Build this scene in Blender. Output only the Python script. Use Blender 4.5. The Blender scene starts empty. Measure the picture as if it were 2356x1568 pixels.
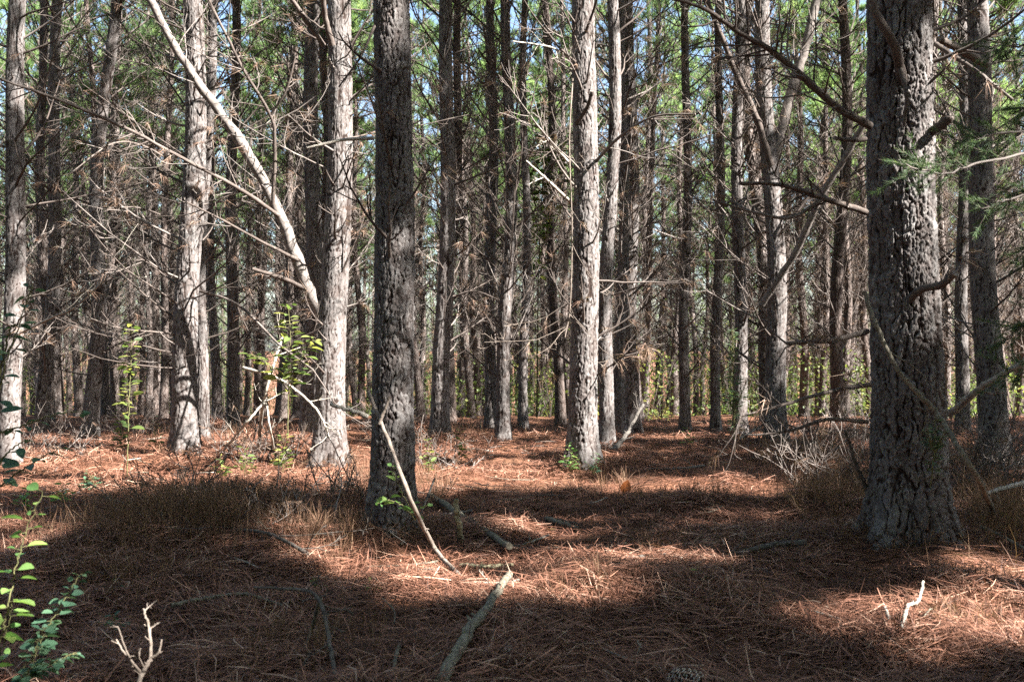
import bpy, math, random
import numpy as np
rng = np.random.default_rng(7)
random.seed(7)
scene = bpy.context.scene
COL = scene.collection
R = math.radians
# ------------------------------------------------------------------ frame: camera at the origin's eye height, looking along +Y
CAM_H = 1.4
F = 2290.0           # focal length in photo pixels (photo measured 2356 x 1568)
CX, CY = 1178.0, 784.0
az = np.array([0.89, -0.45]); az /= np.linalg.norm(az)
EL = R(41)
SUN = np.array([az[0]*math.cos(EL), az[1]*math.cos(EL), math.sin(EL)])   # towards the sun

def at(px, py, d):
    return np.array([(px-CX)/F*d, d, CAM_H-(py-CY)/F*d])
def gp(px, py, lift=0.0):
    d = (CAM_H-lift)*F/(py-CY)
    return np.array([(px-CX)/F*d, d, lift])

# ------------------------------------------------------------------ small maths
def norm(v):
    return v/np.maximum(np.linalg.norm(v, axis=-1, keepdims=True), 1e-9)
def sstep(a, b, x):
    t = np.clip((x-a)/(b-a), 0, 1); return t*t*(3-2*t)
_lat = np.random.default_rng(3).random((256, 256))
def vnoise(u, v, pu=None):
    iu = np.floor(u).astype(int); iv = np.floor(v).astype(int)
    fu = u-iu; fv = v-iv
    fu = fu*fu*(3-2*fu); fv = fv*fv*(3-2*fv)
    m = pu if pu else 256
    a0 = np.mod(iu, m) % 256; a1 = np.mod(iu+1, m) % 256; b0 = iv % 256; b1 = (iv+1) % 256
    return (_lat[a0, b0]*(1-fu)+_lat[a1, b0]*fu)*(1-fv)+(_lat[a0, b1]*(1-fu)+_lat[a1, b1]*fu)*fv
def fbm(u, v, o=4):
    s = 0; a = 0.5
    for k in range(o):
        s = s+a*vnoise(u*2**k+17*k, v*2**k+31*k); a *= 0.5
    return s
MOUNDS = []
for _px, _py, _r, _h in ((903, 1240, .38, .09), (2090, 1272, .55, .10), (757, 1068, .45, .10), (426, 1052, .4, .08), (1340, 1078, .4, .08), (1012, 1008, .4, .08), (430, 1240, .7, .16), (760, 1265, .5, .10), (620, 1190, .4, .10), (1410, 1370, .45, .09), (2250, 1500, .6, .10), (1900, 1190, .5, .12), (300, 1420, .8, .03), (1640, 1170, .35, .08), (1100, 1420, .6, .015), (1990, 1460, .6, .03)):
    _d = CAM_H*F/(_py-CY); MOUNDS.append(((_px-CX)/F*_d, _d, _r, _h))
def ground_z(x, y):
    x = np.asarray(x, float); y = np.asarray(y, float)
    t = (y-17.5)/3.0
    soft = 3.0*np.log1p(np.exp(np.clip(t, -30, 30)))
    soft = np.where(t > 30, y-17.5, soft)
    drop = 0.072*np.minimum(soft, 110)
    fade = 1/(1+np.exp((y-60)/8))
    b = (fbm(x*0.45+40, y*0.45+11, 3)-0.45)*0.22*fade + (fbm(x*2.1+5, y*2.1+70, 3)-0.45)*0.14*fade
    for bx, by, br, bh in MOUNDS: b = b+bh*np.exp(-((x-bx)**2+(y-by)**2)/br**2)
    return b-drop

# ------------------------------------------------------------------ mesh collecting
class MB:
    def __init__(s):
        s.v = []; s.f3 = []; s.f4 = []; s.m3 = []; s.m4 = []; s.n = 0; s.t = []; s.s3 = []
    def add(s, v, q=None, t=None, mat=0, tint=None):
        v = np.asarray(v, np.float32).reshape(-1, 3)
        if q is not None:
            q = np.asarray(q, np.int64).reshape(-1, 4); s.f4.append(q+s.n); s.m4.append(np.full(len(q), mat))
        if t is not None:
            t = np.asarray(t, np.int64).reshape(-1, 3); s.f3.append(t+s.n); s.m3.append(np.full(len(t), mat))
        s.v.append(v); s.n += len(v)
        s.t.append(np.full(len(v), .5) if tint is None else np.asarray(tint, float).reshape(-1))
    def mesh(s, name, mats, smooth=True, attrs=None):
        me = bpy.data.meshes.new(name)
        v = np.concatenate(s.v)
        f4 = np.concatenate(s.f4) if s.f4 else np.zeros((0, 4), int)
        f3 = np.concatenate(s.f3) if s.f3 else np.zeros((0, 3), int)
        loops = np.concatenate([f4.ravel(), f3.ravel()]).astype(np.int32)
        tot = np.concatenate([np.full(len(f4), 4), np.full(len(f3), 3)]).astype(np.int32)
        st = np.concatenate([[0], np.cumsum(tot)[:-1]]).astype(np.int32)
        me.vertices.add(len(v)); me.vertices.foreach_set('co', v.ravel().astype(np.float32))
        me.loops.add(len(loops)); me.loops.foreach_set('vertex_index', loops)
        me.polygons.add(len(tot)); me.polygons.foreach_set('loop_start', st)
        mi = np.concatenate((s.m4 or [np.zeros(0)])+(s.m3 or [np.zeros(0)])).astype(np.int32)
        for m in mats: me.materials.append(m)
        me.polygons.foreach_set('material_index', mi)
        me.polygons.foreach_set('use_smooth', np.full(len(tot), smooth))
        me.update(calc_edges=True)
        a = me.attributes.new('tint', 'FLOAT', 'POINT'); a.data.foreach_set('value', np.concatenate(s.t).astype(np.float32))
        for k, val in (attrs or {}).items():
            a = me.attributes.new(k, 'FLOAT', 'POINT'); a.data.foreach_set('value', np.asarray(val, np.float32).ravel())
        return me
    def build(s, name, mats, parent=None, smooth=True, attrs=None):
        if not isinstance(mats, (list, tuple)): mats = [mats]
        o = bpy.data.objects.new(name, s.mesh(name, mats, smooth, attrs)); COL.objects.link(o)
        if parent: o.parent = parent
        return o

def tag(o, label=None, cat=None, group=None, kind=None):
    if label: o['label'] = label
    if cat: o['category'] = cat
    if group: o['group'] = group
    if kind: o['kind'] = kind
    return o
def empty(name, loc, label, cat, group=None):
    o = bpy.data.objects.new(name, None); COL.objects.link(o); o.location = tuple(float(c) for c in loc)
    o.empty_display_size = 0.1
    return tag(o, label, cat, group)

def tubes(P, Rad, S=5, cap=True):
    """P (N,K,3), Rad (N,K) -> verts, quads"""
    N, K, _ = P.shape
    T = np.empty_like(P); T[:, 1:-1] = P[:, 2:]-P[:, :-2]; T[:, 0] = P[:, 1]-P[:, 0]; T[:, -1] = P[:, -1]-P[:, -2]
    T = norm(T)
    mean = norm(P[:, -1]-P[:, 0])
    ref = np.where(np.abs(mean[:, 2:3]) < 0.8, np.array([[0, 0, 1.]]), np.array([[1., 0, 0]]))
    A = norm(np.cross(T, ref[:, None, :])); B = np.cross(T, A)
    th = np.arange(S)/S*2*np.pi
    V = P[:, :, None, :]+Rad[:, :, None, None]*(A[:, :, None, :]*np.cos(th)[None, None, :, None]+B[:, :, None, :]*np.sin(th)[None, None, :, None])
    idx = np.arange(N*K*S).reshape(N, K, S)
    a = idx[:, :-1, :]; b = np.roll(a, -1, 2); d = idx[:, 1:, :]; c = np.roll(d, -1, 2)
    Q = np.stack([a, b, c, d], -1).reshape(-1, 4)
    return V.reshape(-1, 3), Q
def grow(rs, P0, D, L, K, up=0.0, wob=0.12):
    N = len(P0); P = np.empty((N, K, 3)); P[:, 0] = P0; d = norm(D); st = (L/(K-1))[:, None]
    for k in range(1, K):
        P[:, k] = P[:, k-1]+d*st
        d = norm(d+rs.normal(0, wob, (N, 3))+np.array([0, 0, 1.])*np.asarray(up).reshape(-1, 1))
    return P
def interp(P, t):
    K = P.shape[1]; x = t*(K-1); i = np.minimum(x.astype(int), K-2); f = (x-i)[:, None]
    r = np.arange(len(P))
    return P[r, i]*(1-f)+P[r, i+1]*f, norm(P[r, i+1]-P[r, i])
def perp_rand(rs, T):
    v = rs.normal(0, 1, T.shape); v -= (v*T).sum(-1, keepdims=True)*T
    return norm(v)
def needles(mb, rs, C, A, n, ln, w, spread, mat=0, droop=0.0, axis_len=0.1, tint=None):
    """brush of n triangular needles round every shoot C (N,3) with axis A (N,3)"""
    N = len(C)
    if N == 0: return
    C = np.repeat(C, n, 0); A = np.repeat(A, n, 0)
    p = perp_rand(rs, A)
    s = rs.uniform(0.1, 1, (len(C), 1))*spread
    d = norm(A*(1-0.6*s)+p*s*1.2+np.array([0, 0, -1.])*droop*rs.uniform(0.3, 1, (len(C), 1)))
    b = C+A*rs.uniform(-axis_len, axis_len, (len(C), 1))
    l = ln*rs.uniform(0.65, 1.1, (len(C), 1)); wv = norm(np.cross(d, rs.normal(0, 1, d.shape)))*w*0.5
    V = np.stack([b-wv, b+wv, b+d*l], 1)
    tt = np.repeat(rs.uniform(0, 1, len(C)) if tint is None else np.repeat(tint, n), 3)
    mb.add(V, t=np.arange(len(C)*3).reshape(-1, 3), mat=mat, tint=tt)

# ------------------------------------------------------------------ materials
def nodemat(name):
    m = bpy.data.materials.new(name); m.use_nodes = True
    nt = m.node_tree; nt.nodes.clear()
    out = nt.nodes.new('ShaderNodeOutputMaterial')
    return m, nt, out
def N(nt, typ, **kw):
    n = nt.nodes.new(typ)
    for k, v in kw.items():
        if k.startswith('i_'): n.inputs[k[2:]].default_value = v
        else: setattr(n, k, v)
    return n
def ramp(nt, stops, src=None):
    r = nt.nodes.new('ShaderNodeValToRGB')
    el = r.color_ramp.elements
    while len(el) < len(stops): el.new(0.5)
    for e, (p, c) in zip(el, stops): e.position = p; e.color = (*c, 1)
    if src is not None: nt.links.new(src, r.inputs['Fac'])
    return r
def mixc(nt, a, b, fac, mode='MIX'):
    m = nt.nodes.new('ShaderNodeMix'); m.data_type = 'RGBA'; m.blend_type = mode
    for s, v in ((6, a), (7, b)):
        if isinstance(v, tuple): m.inputs[s].default_value = (*v, 1)
        else: nt.links.new(v, m.inputs[s])
    if isinstance(fac, (int, float)): m.inputs[0].default_value = fac
    else: nt.links.new(fac, m.inputs[0])
    return m.outputs[2]
def math_(nt, op, a, b=None, clamp=False):
    m = nt.nodes.new('ShaderNodeMath'); m.operation = op; m.use_clamp = clamp
    for i, v in enumerate((a, b)):
        if v is None: continue
        if isinstance(v, (int, float)): m.inputs[i].default_value = v
        else: nt.links.new(v, m.inputs[i])
    return m.outputs[0]
def coords(nt, scale=(1, 1, 1), kind='Object'):
    tc = nt.nodes.new('ShaderNodeTexCoord'); mp = nt.nodes.new('ShaderNodeMapping'); mp.inputs['Scale'].default_value = scale
    nt.links.new(tc.outputs[kind], mp.inputs['Vector']); return mp.outputs[0]
def noise(nt, vec, scale, detail=3, rough=0.6):
    n = nt.nodes.new('ShaderNodeTexNoise'); n.inputs['Scale'].default_value = scale; n.inputs['Detail'].default_value = detail; n.inputs['Roughness'].default_value = rough
    nt.links.new(vec, n.inputs['Vector']); return n.outputs['Fac']
def finish(nt, out, colr, rough=0.9, bump=None, bstr=0.4, bdist=0.02, spec=0.2):
    b = nt.nodes.new('ShaderNodeBsdfPrincipled'); b.inputs['Roughness'].default_value = rough
    b.inputs['Specular IOR Level'].default_value = spec
    nt.links.new(colr, b.inputs['Base Color'])
    if bump is not None:
        bn = nt.nodes.new('ShaderNodeBump'); bn.inputs['Strength'].default_value = bstr; bn.inputs['Distance'].default_value = bdist
        nt.links.new(bump, bn.inputs['Height']); nt.links.new(bn.outputs[0], b.inputs['Normal'])
    nt.links.new(b.outputs[0], out.inputs['Surface'])

def mat_bark():
    m, nt, out = nodemat('pine_bark')
    fi = N(nt, 'ShaderNodeAttribute', attribute_name='fiss'); pl = N(nt, 'ShaderNodeAttribute', attribute_name='plate')
    co = coords(nt)
    n1 = noise(nt, co, 38, 6, 0.7); n2 = noise(nt, co, 7, 3)
    plate = ramp(nt, [(0.0, (0.048, 0.032, 0.027)), (0.35, (0.088, 0.074, 0.070)), (0.7, (0.148, 0.138, 0.135)), (1.0, (0.28, 0.27, 0.265))], math_(nt, 'ADD', math_(nt, 'MULTIPLY', pl.outputs['Fac'], 0.55), math_(nt, 'MULTIPLY', n2, 0.5)))
    c = mixc(nt, plate.outputs[0], (0.36, 0.35, 0.325), math_(nt, 'MULTIPLY', ramp(nt, [(0.55, (0, 0, 0)), (0.68, (1, 1, 1))], n1).outputs[0], 0.45))
    c = mixc(nt, c, (0.026, 0.017, 0.014), ramp(nt, [(0.15, (0, 0, 0)), (0.75, (1, 1, 1))], fi.outputs['Fac']).outputs[0])
    finish(nt, out, c, 0.92, n1, 0.55, 0.012)
    return m
def mat_barkfar():
    m, nt, out = nodemat('distant_pine_bark')
    co = coords(nt, (1, 1, 0.32))
    v = N(nt, 'ShaderNodeTexVoronoi', feature='DISTANCE_TO_EDGE'); v.inputs['Scale'].default_value = 22
    nt.links.new(co, v.inputs['Vector'])
    n2 = noise(nt, co, 5, 4); oi = N(nt, 'ShaderNodeObjectInfo')
    plate = ramp(nt, [(0.2, (0.08, 0.06, 0.052)), (0.55, (0.145, 0.124, 0.115)), (0.9, (0.25, 0.225, 0.215))], math_(nt, 'ADD', n2, math_(nt, 'MULTIPLY', math_(nt, 'SUBTRACT', oi.outputs['Random'], 0.5), 0.35)))
    c = mixc(nt, (0.05, 0.034, 0.028), plate.outputs[0], ramp(nt, [(0.02, (0, 0, 0)), (0.16, (1, 1, 1))], v.outputs['Distance']).outputs[0])
    finish(nt, out, c, 0.92, ramp(nt, [(0.0, (0, 0, 0)), (0.2, (1, 1, 1))], v.outputs['Distance']).outputs[0], 0.6, 0.02)
    return m
def mat_twig():
    m, nt, out = nodemat('dead_twig_bark')
    co = coords(nt); n = noise(nt, co, 3.5, 3); n2 = noise(nt, co, 60, 3); at_ = N(nt, 'ShaderNodeAttribute', attribute_name='tint')
    s = math_(nt, 'ADD', math_(nt, 'MULTIPLY', n, 0.5), math_(nt, 'MULTIPLY', at_.outputs['Fac'], 0.5))
    c = ramp(nt, [(0.15, (0.035, 0.027, 0.023)), (0.5, (0.085, 0.068, 0.060)), (0.85, (0.22, 0.195, 0.18))], s)
    c2 = mixc(nt, c.outputs[0], (0.42, 0.40, 0.36), math_(nt, 'MULTIPLY', ramp(nt, [(0.55, (0, 0, 0)), (0.7, (1, 1, 1))], n2).outputs[0], 0.22))
    finish(nt, out, c2, 0.9, n2, 0.5, 0.004)
    return m
def mat_leaf(name, stops, trans=0.45, boost=1.6, rough=0.55):
    m, nt, out = nodemat(name)
    a = N(nt, 'ShaderNodeAttribute', attribute_name='tint')
    c = ramp(nt, stops, a.outputs['Fac']).outputs[0]
    d = N(nt, 'ShaderNodeBsdfPrincipled'); d.inputs['Roughness'].default_value = rough; d.inputs['Specular IOR Level'].default_value = 0.3
    t = N(nt, 'ShaderNodeBsdfTranslucent'); mx = N(nt, 'ShaderNodeMixShader'); mx.inputs[0].default_value = trans
    tc = mixc(nt, c, (boost, boost*1.05, boost*0.7), 1.0, 'MULTIPLY')
    nt.links.new(c, d.inputs['Base Color']); nt.links.new(tc, t.inputs['Color'])
    nt.links.new(d.outputs[0], mx.inputs[1]); nt.links.new(t.outputs[0], mx.inputs[2]); nt.links.new(mx.outputs[0], out.inputs['Surface'])
    return m
def mat_ground():
    m, nt, out = nodemat('needle_litter_ground')
    co = coords(nt)
    fine = []
    for k, (ang, sx) in enumerate(((0.3, 1), (1.2, 1), (2.3, 1))):
        tc = nt.nodes.new('ShaderNodeTexCoord'); mp = nt.nodes.new('ShaderNodeMapping'); mp.inputs['Rotation'].default_value = (0, 0, ang); mp.inputs['Scale'].default_value = (6, 90, 10)
        nt.links.new(tc.outputs['Object'], mp.inputs['Vector'])
        fine.append(noise(nt, mp.outputs[0], 1.0, 3))
    f = math_(nt, 'MAXIMUM', math_(nt, 'MAXIMUM', fine[0], fine[1]), fine[2])
    c = ramp(nt, [(0.42, (0.045, 0.022, 0.014)), (0.6, (0.17, 0.075, 0.042)), (0.78, (0.33, 0.17, 0.10))], f).outputs[0]
    big = noise(nt, co, 0.8, 4)
    c = mixc(nt, c, (0.10, 0.075, 0.045), math_(nt, 'MULTIPLY', ramp(nt, [(0.5, (0, 0, 0)), (0.7, (1, 1, 1))], big).outputs[0], 0.4))
    finish(nt, out, c, 0.95, f, 0.8, 0.03)
    return m
def mat_plain(name, c0, c1, scale=20, rough=0.85, bs=0.4):
    m, nt, out = nodemat(name)
    n = noise(nt, coords(nt), scale, 4)
    finish(nt, out, ramp(nt, [(0.3, c0), (0.7, c1)], n).outputs[0], rough, n, bs, 0.006)
    return m
BARK = mat_bark(); BARKFAR = mat_barkfar(); TWIG = mat_twig(); GROUND = mat_ground()
GREEN = mat_leaf('green_pine_needles', [(0, (0.075, 0.13, 0.055)), (0.6, (0.145, 0.215, 0.095)), (1, (0.23, 0.29, 0.14))], 0.45, 2.0)
BROWN = mat_leaf('withered_pine_needles', [(0, (0.09, 0.05, 0.035)), (0.5, (0.20, 0.125, 0.09)), (1, (0.33, 0.24, 0.18))], 0.25, 1.1, 0.7)
LITTER = mat_leaf('fallen_pine_needles', [(0, (0.04, 0.018, 0.012)), (0.4, (0.15, 0.066, 0.042)), (0.8, (0.30, 0.148, 0.098)), (1, (0.46, 0.32, 0.24))], 0.12, 1.0, 0.6)
DRYGRASS = mat_leaf('dry_grass_blades', [(0, (0.055, 0.034, 0.022)), (0.5, (0.15, 0.078, 0.048)), (1, (0.29, 0.20, 0.125))], 0.25, 1.1, 0.7)
LEAF = mat_leaf('broad_green_leaf', [(0, (0.06, 0.13, 0.04)), (0.6, (0.11, 0.21, 0.065)), (1, (0.20, 0.28, 0.08))], 0.4, 1.7, 0.45)
LEAFY = mat_leaf('yellow_green_leaf', [(0, (0.045, 0.075, 0.025)), (0.6, (0.11, 0.16, 0.045)), (1, (0.26, 0.26, 0.08))], 0.45, 1.4, 0.5)
LEAFB = mat_leaf('blue_green_leaf', [(0, (0.035, 0.08, 0.05)), (0.6, (0.06, 0.125, 0.075)), (1, (0.10, 0.17, 0.085))], 0.3, 1.4, 0.5)
RUSSET = mat_leaf('russet_leaf', [(0, (0.25, 0.06, 0.02)), (1, (0.45, 0.16, 0.05))], 0.3, 1.3, 0.6)
CEDAR = mat_leaf('cedar_scale_leaf', [(0, (0.035, 0.07, 0.035)), (0.6, (0.075, 0.125, 0.06)), (1, (0.15, 0.20, 0.09))], 0.3, 1.5, 0.6)
STEM = mat_plain('green_stem', (0.08, 0.085, 0.035), (0.16, 0.15, 0.07))
LIMB = mat_plain('limb_bark', (0.09, 0.076, 0.069), (0.23, 0.205, 0.19), 26, .9, .8)
PALE = mat_plain('bleached_dead_wood', (0.17, 0.15, 0.13), (0.40, 0.37, 0.32), 30)
WOOD = mat_plain('weathered_dead_wood', (0.10, 0.078, 0.062), (0.25, 0.21, 0.18), 22, 0.9, 0.6)
MOSSY = mat_plain('mossy_wood', (0.10, 0.085, 0.05), (0.30, 0.27, 0.18), 25, 0.9, 0.7)
LOGB = mat_plain('grey_lichen_log', (0.065, 0.058, 0.045), (0.22, 0.20, 0.155), 40, 0.9, 0.8)
DARKW = mat_plain('dark_dead_wood', (0.045, 0.04, 0.036), (0.14, 0.125, 0.11), 30, 0.85, 0.6)  # dead wood in a dark mottled tone
CONE = mat_plain('pine_cone_scale', (0.07, 0.045, 0.03), (0.22, 0.16, 0.11), 40)
CONETIP = mat_plain('pine_cone_tip', (0.35, 0.32, 0.27), (0.6, 0.57, 0.5), 40)
STONE = mat_plain('pale_stone', (0.22, 0.21, 0.2), (0.42, 0.41, 0.39), 12)

# ------------------------------------------------------------------ where the sun reaches the floor (gaps kept open in the crowns)
GAPS = [(1720, 1202, 90, 6),   # ellipses in photo pixels on the ground
    (130, 1058, 280, 44), (330, 1088, 190, 30), (650, 1065, 210, 56), (800, 1090, 70, 45),
    (680, 1245, 40, 22), (870, 1305, 110, 20), (1010, 1365, 110, 28), (1250, 1395, 70, 14),
    (1150, 1030, 170, 14), (1090, 1062, 110, 14), (1170, 1085, 110, 9), (1010, 1110, 60, 18),
    (1500, 992, 260, 7), (1700, 1120, 60, 8), (1330, 1205, 120, 12), (1400, 1290, 150, 10),
    (2270, 1330, 100, 26), (2250, 1515, 190, 45), (1990, 1470, 90, 22), (2150, 1405, 110, 20), (900, 985, 160, 14), (560, 1005, 130, 16), (40, 1270, 30, 40)]
LITSPOTS = []
def litline(px0, py0, px1, py1, d, r):
    n = max(2, int(abs(py1-py0)/F*d/0.25)+1)
    for t in np.linspace(0, 1, n):
        LITSPOTS.append((at(px0+(px1-px0)*t, py0+(py1-py0)*t, d), r))
def open_to_sun(P):
    """True where a needle clump would shade a place that the sun reaches"""
    tt = P[:, 2]/SUN[2]
    g = P-SUN*tt[:, None]
    d = np.maximum(g[:, 1], 0.5)
    px = CX+g[:, 0]/d*F; py = CY+CAM_H/d*F
    wx = (vnoise(g[:, 0]*1.0+9, g[:, 1]*3.4)-0.5)*2.0
    hit = np.zeros(len(P), bool)
    for cx, cy, rx, ry in GAPS:
        q = ((px-cx)/(rx+.34*F/d))**2+((py-cy)/(ry+.30*F*CAM_H/d**2))**2
        hit |= (q < 1.0+wx) & (g[:, 1] > 2)
    hit &= np.random.default_rng(len(P)).random(len(P)) > 0.07
    for L, r in LITSPOTS:
        dv = P-L; t = dv@SUN
        pr = np.linalg.norm(dv-t[:, None]*SUN, axis=1)
        hit |= (t > 1.0) & (pr < r)
    return hit

# ------------------------------------------------------------------ pine parts
def trunk_axis(base, tip, H, seed, wob=0.05):
    """centre line through base and the point tip, bowed a little; returns f(z above the base) -> xy"""
    rs = np.random.default_rng(seed)
    base = np.asarray(base, float); tip = np.asarray(tip, float)
    sl = (tip[:2]-base[:2])/max(tip[2]-base[2], 0.1)
    p1, p2 = rs.uniform(0, 6.28, 2); 
    def f(z):
        z = np.asarray(z, float)
        w = np.stack([np.sin(z*1.1+p1)-np.sin(p1), np.sin(z*0.8+p2)-np.sin(p2)], -1)*wob*np.minimum(z/2, 1)[..., None]
        zz = np.where(z < tip[2]-base[2]+1, z, tip[2]-base[2]+1+0.3*(z-(tip[2]-base[2]+1)))
        return base[:2]+sl*zz[..., None]+w
    return f
def radius(z, r, H, flare=0.36):
    return r*(1-0.80*np.clip(z/H, 0, 1)**0.9)*(1+flare*np.exp(-z/0.22))+0.004
def cells(uu, vv, nu):
    iu = np.floor(uu).astype(int); iv = np.floor(vv).astype(int)
    F1 = np.full(uu.shape, 9.); F2 = np.full(uu.shape, 9.); ID = np.zeros(uu.shape)
    ax_, ay_, bx_, by_ = (np.zeros(uu.shape) for _ in range(4))
    for du in (-1, 0, 1):
        for dv in (-1, 0, 1):
            cu = iu+du; cv = iv+dv
            a = np.mod(cu, nu) % 256; b = cv % 256
            jx = _lat[a, b]; jy = _lat[(a*7+31) % 256, (b*3+11) % 256]; idv = _lat[(a*5+77) % 256, (b*11+3) % 256]
            X = cu+0.15+0.7*jx-uu; Y = (cv+0.05+0.9*jy-vv)*0.8
            dd = np.sqrt(X**2+Y**2)
            n1 = dd < F1; n2 = (~n1) & (dd < F2)
            bx_ = np.where(n1, ax_, np.where(n2, X, bx_)); by_ = np.where(n1, ay_, np.where(n2, Y, by_))
            F2 = np.where(n1, F1, np.where(n2, dd, F2))
            ax_ = np.where(n1, X, ax_); ay_ = np.where(n1, Y, ay_)
            ID = np.where(n1, idv, ID); F1 = np.where(n1, dd, F1)
    hx = np.abs(ax_-bx_); hy = np.abs(ay_-by_)
    return F1, F2, ID, hx/(hx+hy+1e-6)
def bark_trunk(mb, axis, base_z, r, H, rows, nth, cw, ch, depth, seed, flare=.36):
    z = rows; th = np.arange(nth)/nth*2*np.pi
    rr = radius(z, r, H, flare)
    cxy = axis(z)
    U, Zm = np.meshgrid(th, z)                  # rows x nth
    nu = max(6, int(round(2*np.pi*r/cw)))
    u = U/(2*np.pi)*nu
    v = Zm/ch
    s0 = seed*13.7
    wu = (vnoise(u*0.9, v*1.3+s0, int(nu*0.9) or 1)-0.5)*0.9+(vnoise(u*3+5, v*4+s0, nu*3)-0.5)*0.35
    wv = (vnoise(u*1.0+7, v*1.1+s0, nu)-0.5)*1.1
    uu = u+wu; vv = v+wv+s0
    F1, F2, ID, hor = cells(uu, vv, nu)
    G1, G2, ID2, hor2 = cells(uu*2+wu, vv*2.6+wv*1.5, nu*2)
    e = F2-F1
    fine = vnoise(u*4+3, v*7+s0, nu*4)
    brk = vnoise(u*1.4+9, v*1.5+s0, max(3, int(nu*1.4)))
    tiny = vnoise(u*9+1, v*11+s0, nu*9)
    fiss = (1-sstep(0.03, 0.20, e+(fine-0.5)*0.20+(tiny-0.5)*0.12))*(0.45+0.70*sstep(0.3, 0.6, brk))*(0.35+0.70*sstep(0.3, 0.6, hor))*1.15
    fiss = np.maximum(fiss, (1-sstep(0.02, 0.2, G2-G1+(tiny-.5)*.2))*0.5*(0.3+.7*sstep(.3, .6, hor2))*sstep(.35, .6, 1-brk))
    # long furrows that run up the stem
    fur = np.abs(vnoise(u*0.55+2, v*0.22+s0, max(3, int(nu*0.55)))-0.5)*2
    deep = (1-sstep(0.0, 0.11, fur+(fine-0.5)*0.10))*0.9*sstep(0.35, 0.6, vnoise(u*0.5+4, v*0.4+s0, max(2, int(nu*.5))))
    fiss = np.clip(np.maximum(fiss, deep), 0, 1)
    disp = depth*(-0.8*fiss+0.42*ID+0.30*ID2+0.18*(fine-0.5)+0.32*(tiny-0.5)+0.25*(vv-np.floor(vv)-.5))
    lump = (vnoise(u*0.35, Zm*1.3+s0, max(2, int(nu*0.35)))-0.5)*0.06*r
    lobes = np.exp(-Zm/0.22)*r*0.55*flare*np.sin(U*5+seed+np.sin(U*2))
    RR = rr[:, None]+disp*np.clip(1.2-Zm/H, 0.25, 1)+lump+lobes
    X = cxy[:, 0][:, None]+RR*np.cos(U); Y = cxy[:, 1][:, None]+RR*np.sin(U)
    V = np.stack([X, Y, Zm+base_z], -1)
    idx = np.arange(len(z)*nth).reshape(len(z), nth)
    a = idx[:-1]; b = np.roll(a, -1, 1); d = idx[1:]; c = np.roll(d, -1, 1)
    mb.add(V, q=np.stack([a, b, c, d], -1))
    return {'fiss': fiss, 'plate': np.clip(.55*ID+.45*ID2, 0, 1)}

def dead_limbs(mb, rs, P0, D, L, r0, up=0.06, ntw=5, tuft=0.5, S=4, K=7, sub=2, twl=0.42, lastup=0.12, wob=0.13):
    """dead limbs with twigs, twigs of twigs and a few withered needle tufts; material 0 wood, 1 needles"""
    n = len(P0)
    P = grow(rs, P0, D, L, K, up, wob)
    rad = r0[:, None]*np.linspace(1, 0.22, K)[None]+0.0012
    v, q = tubes(P, rad, S); tn = rs.uniform(0, 1, n)
    mb.add(v, q=q, tint=np.repeat(tn, K*S))
    if ntw == 0: return
    idx = np.repeat(np.arange(n), ntw)
    t = rs.uniform(0.25, 0.98, len(idx))
    c, T = interp(P[idx], t)
    d = norm(T*rs.uniform(0.5, 1.1, (len(idx), 1))+perp_rand(rs, T)*rs.uniform(0.5, 1.0, (len(idx), 1)))
    l = L[idx]*twl*(1.1-0.7*t)*rs.uniform(0.35, 1.2, len(idx))
    P2 = grow(rs, c, d, l, 5, lastup, 0.13)
    r2 = (r0[idx]*(1-0.75*t)*0.6)[:, None]*np.linspace(1, 0.35, 5)[None]+0.0018
    v, q = tubes(P2, r2, 3); mb.add(v, q=q, tint=np.repeat(tn[idx], 15))
    if sub:
        id2 = np.repeat(np.arange(len(idx)), sub); t2 = rs.uniform(0.3, 0.95, len(id2))
        c2, T2 = interp(P2[id2], t2)
        d2 = norm(T2+perp_rand(rs, T2)*rs.uniform(0.5, 1.1, (len(id2), 1)))
        P3 = grow(rs, c2, d2, l[id2]*rs.uniform(0.25, 0.65, len(id2)), 4, 0.18, 0.22)
        r3 = np.tile(np.linspace(0.0032, 0.0018, 4)[None], (len(id2), 1))
        v, q = tubes(P3, r3, 3); mb.add(v, q=q, tint=np.repeat(tn[idx][id2], 12))
    if tuft > 0:
        k = rs.random(len(idx)) < tuft
        e, T = interp(P2[k], rs.uniform(0.4, 1.0, k.sum()))
        needles(mb, rs, e, norm(T+np.array([0, 0, -0.6])), 14, 0.16, 0.0045, 0.7, mat=1, droop=0.9, axis_len=0.05)
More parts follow.
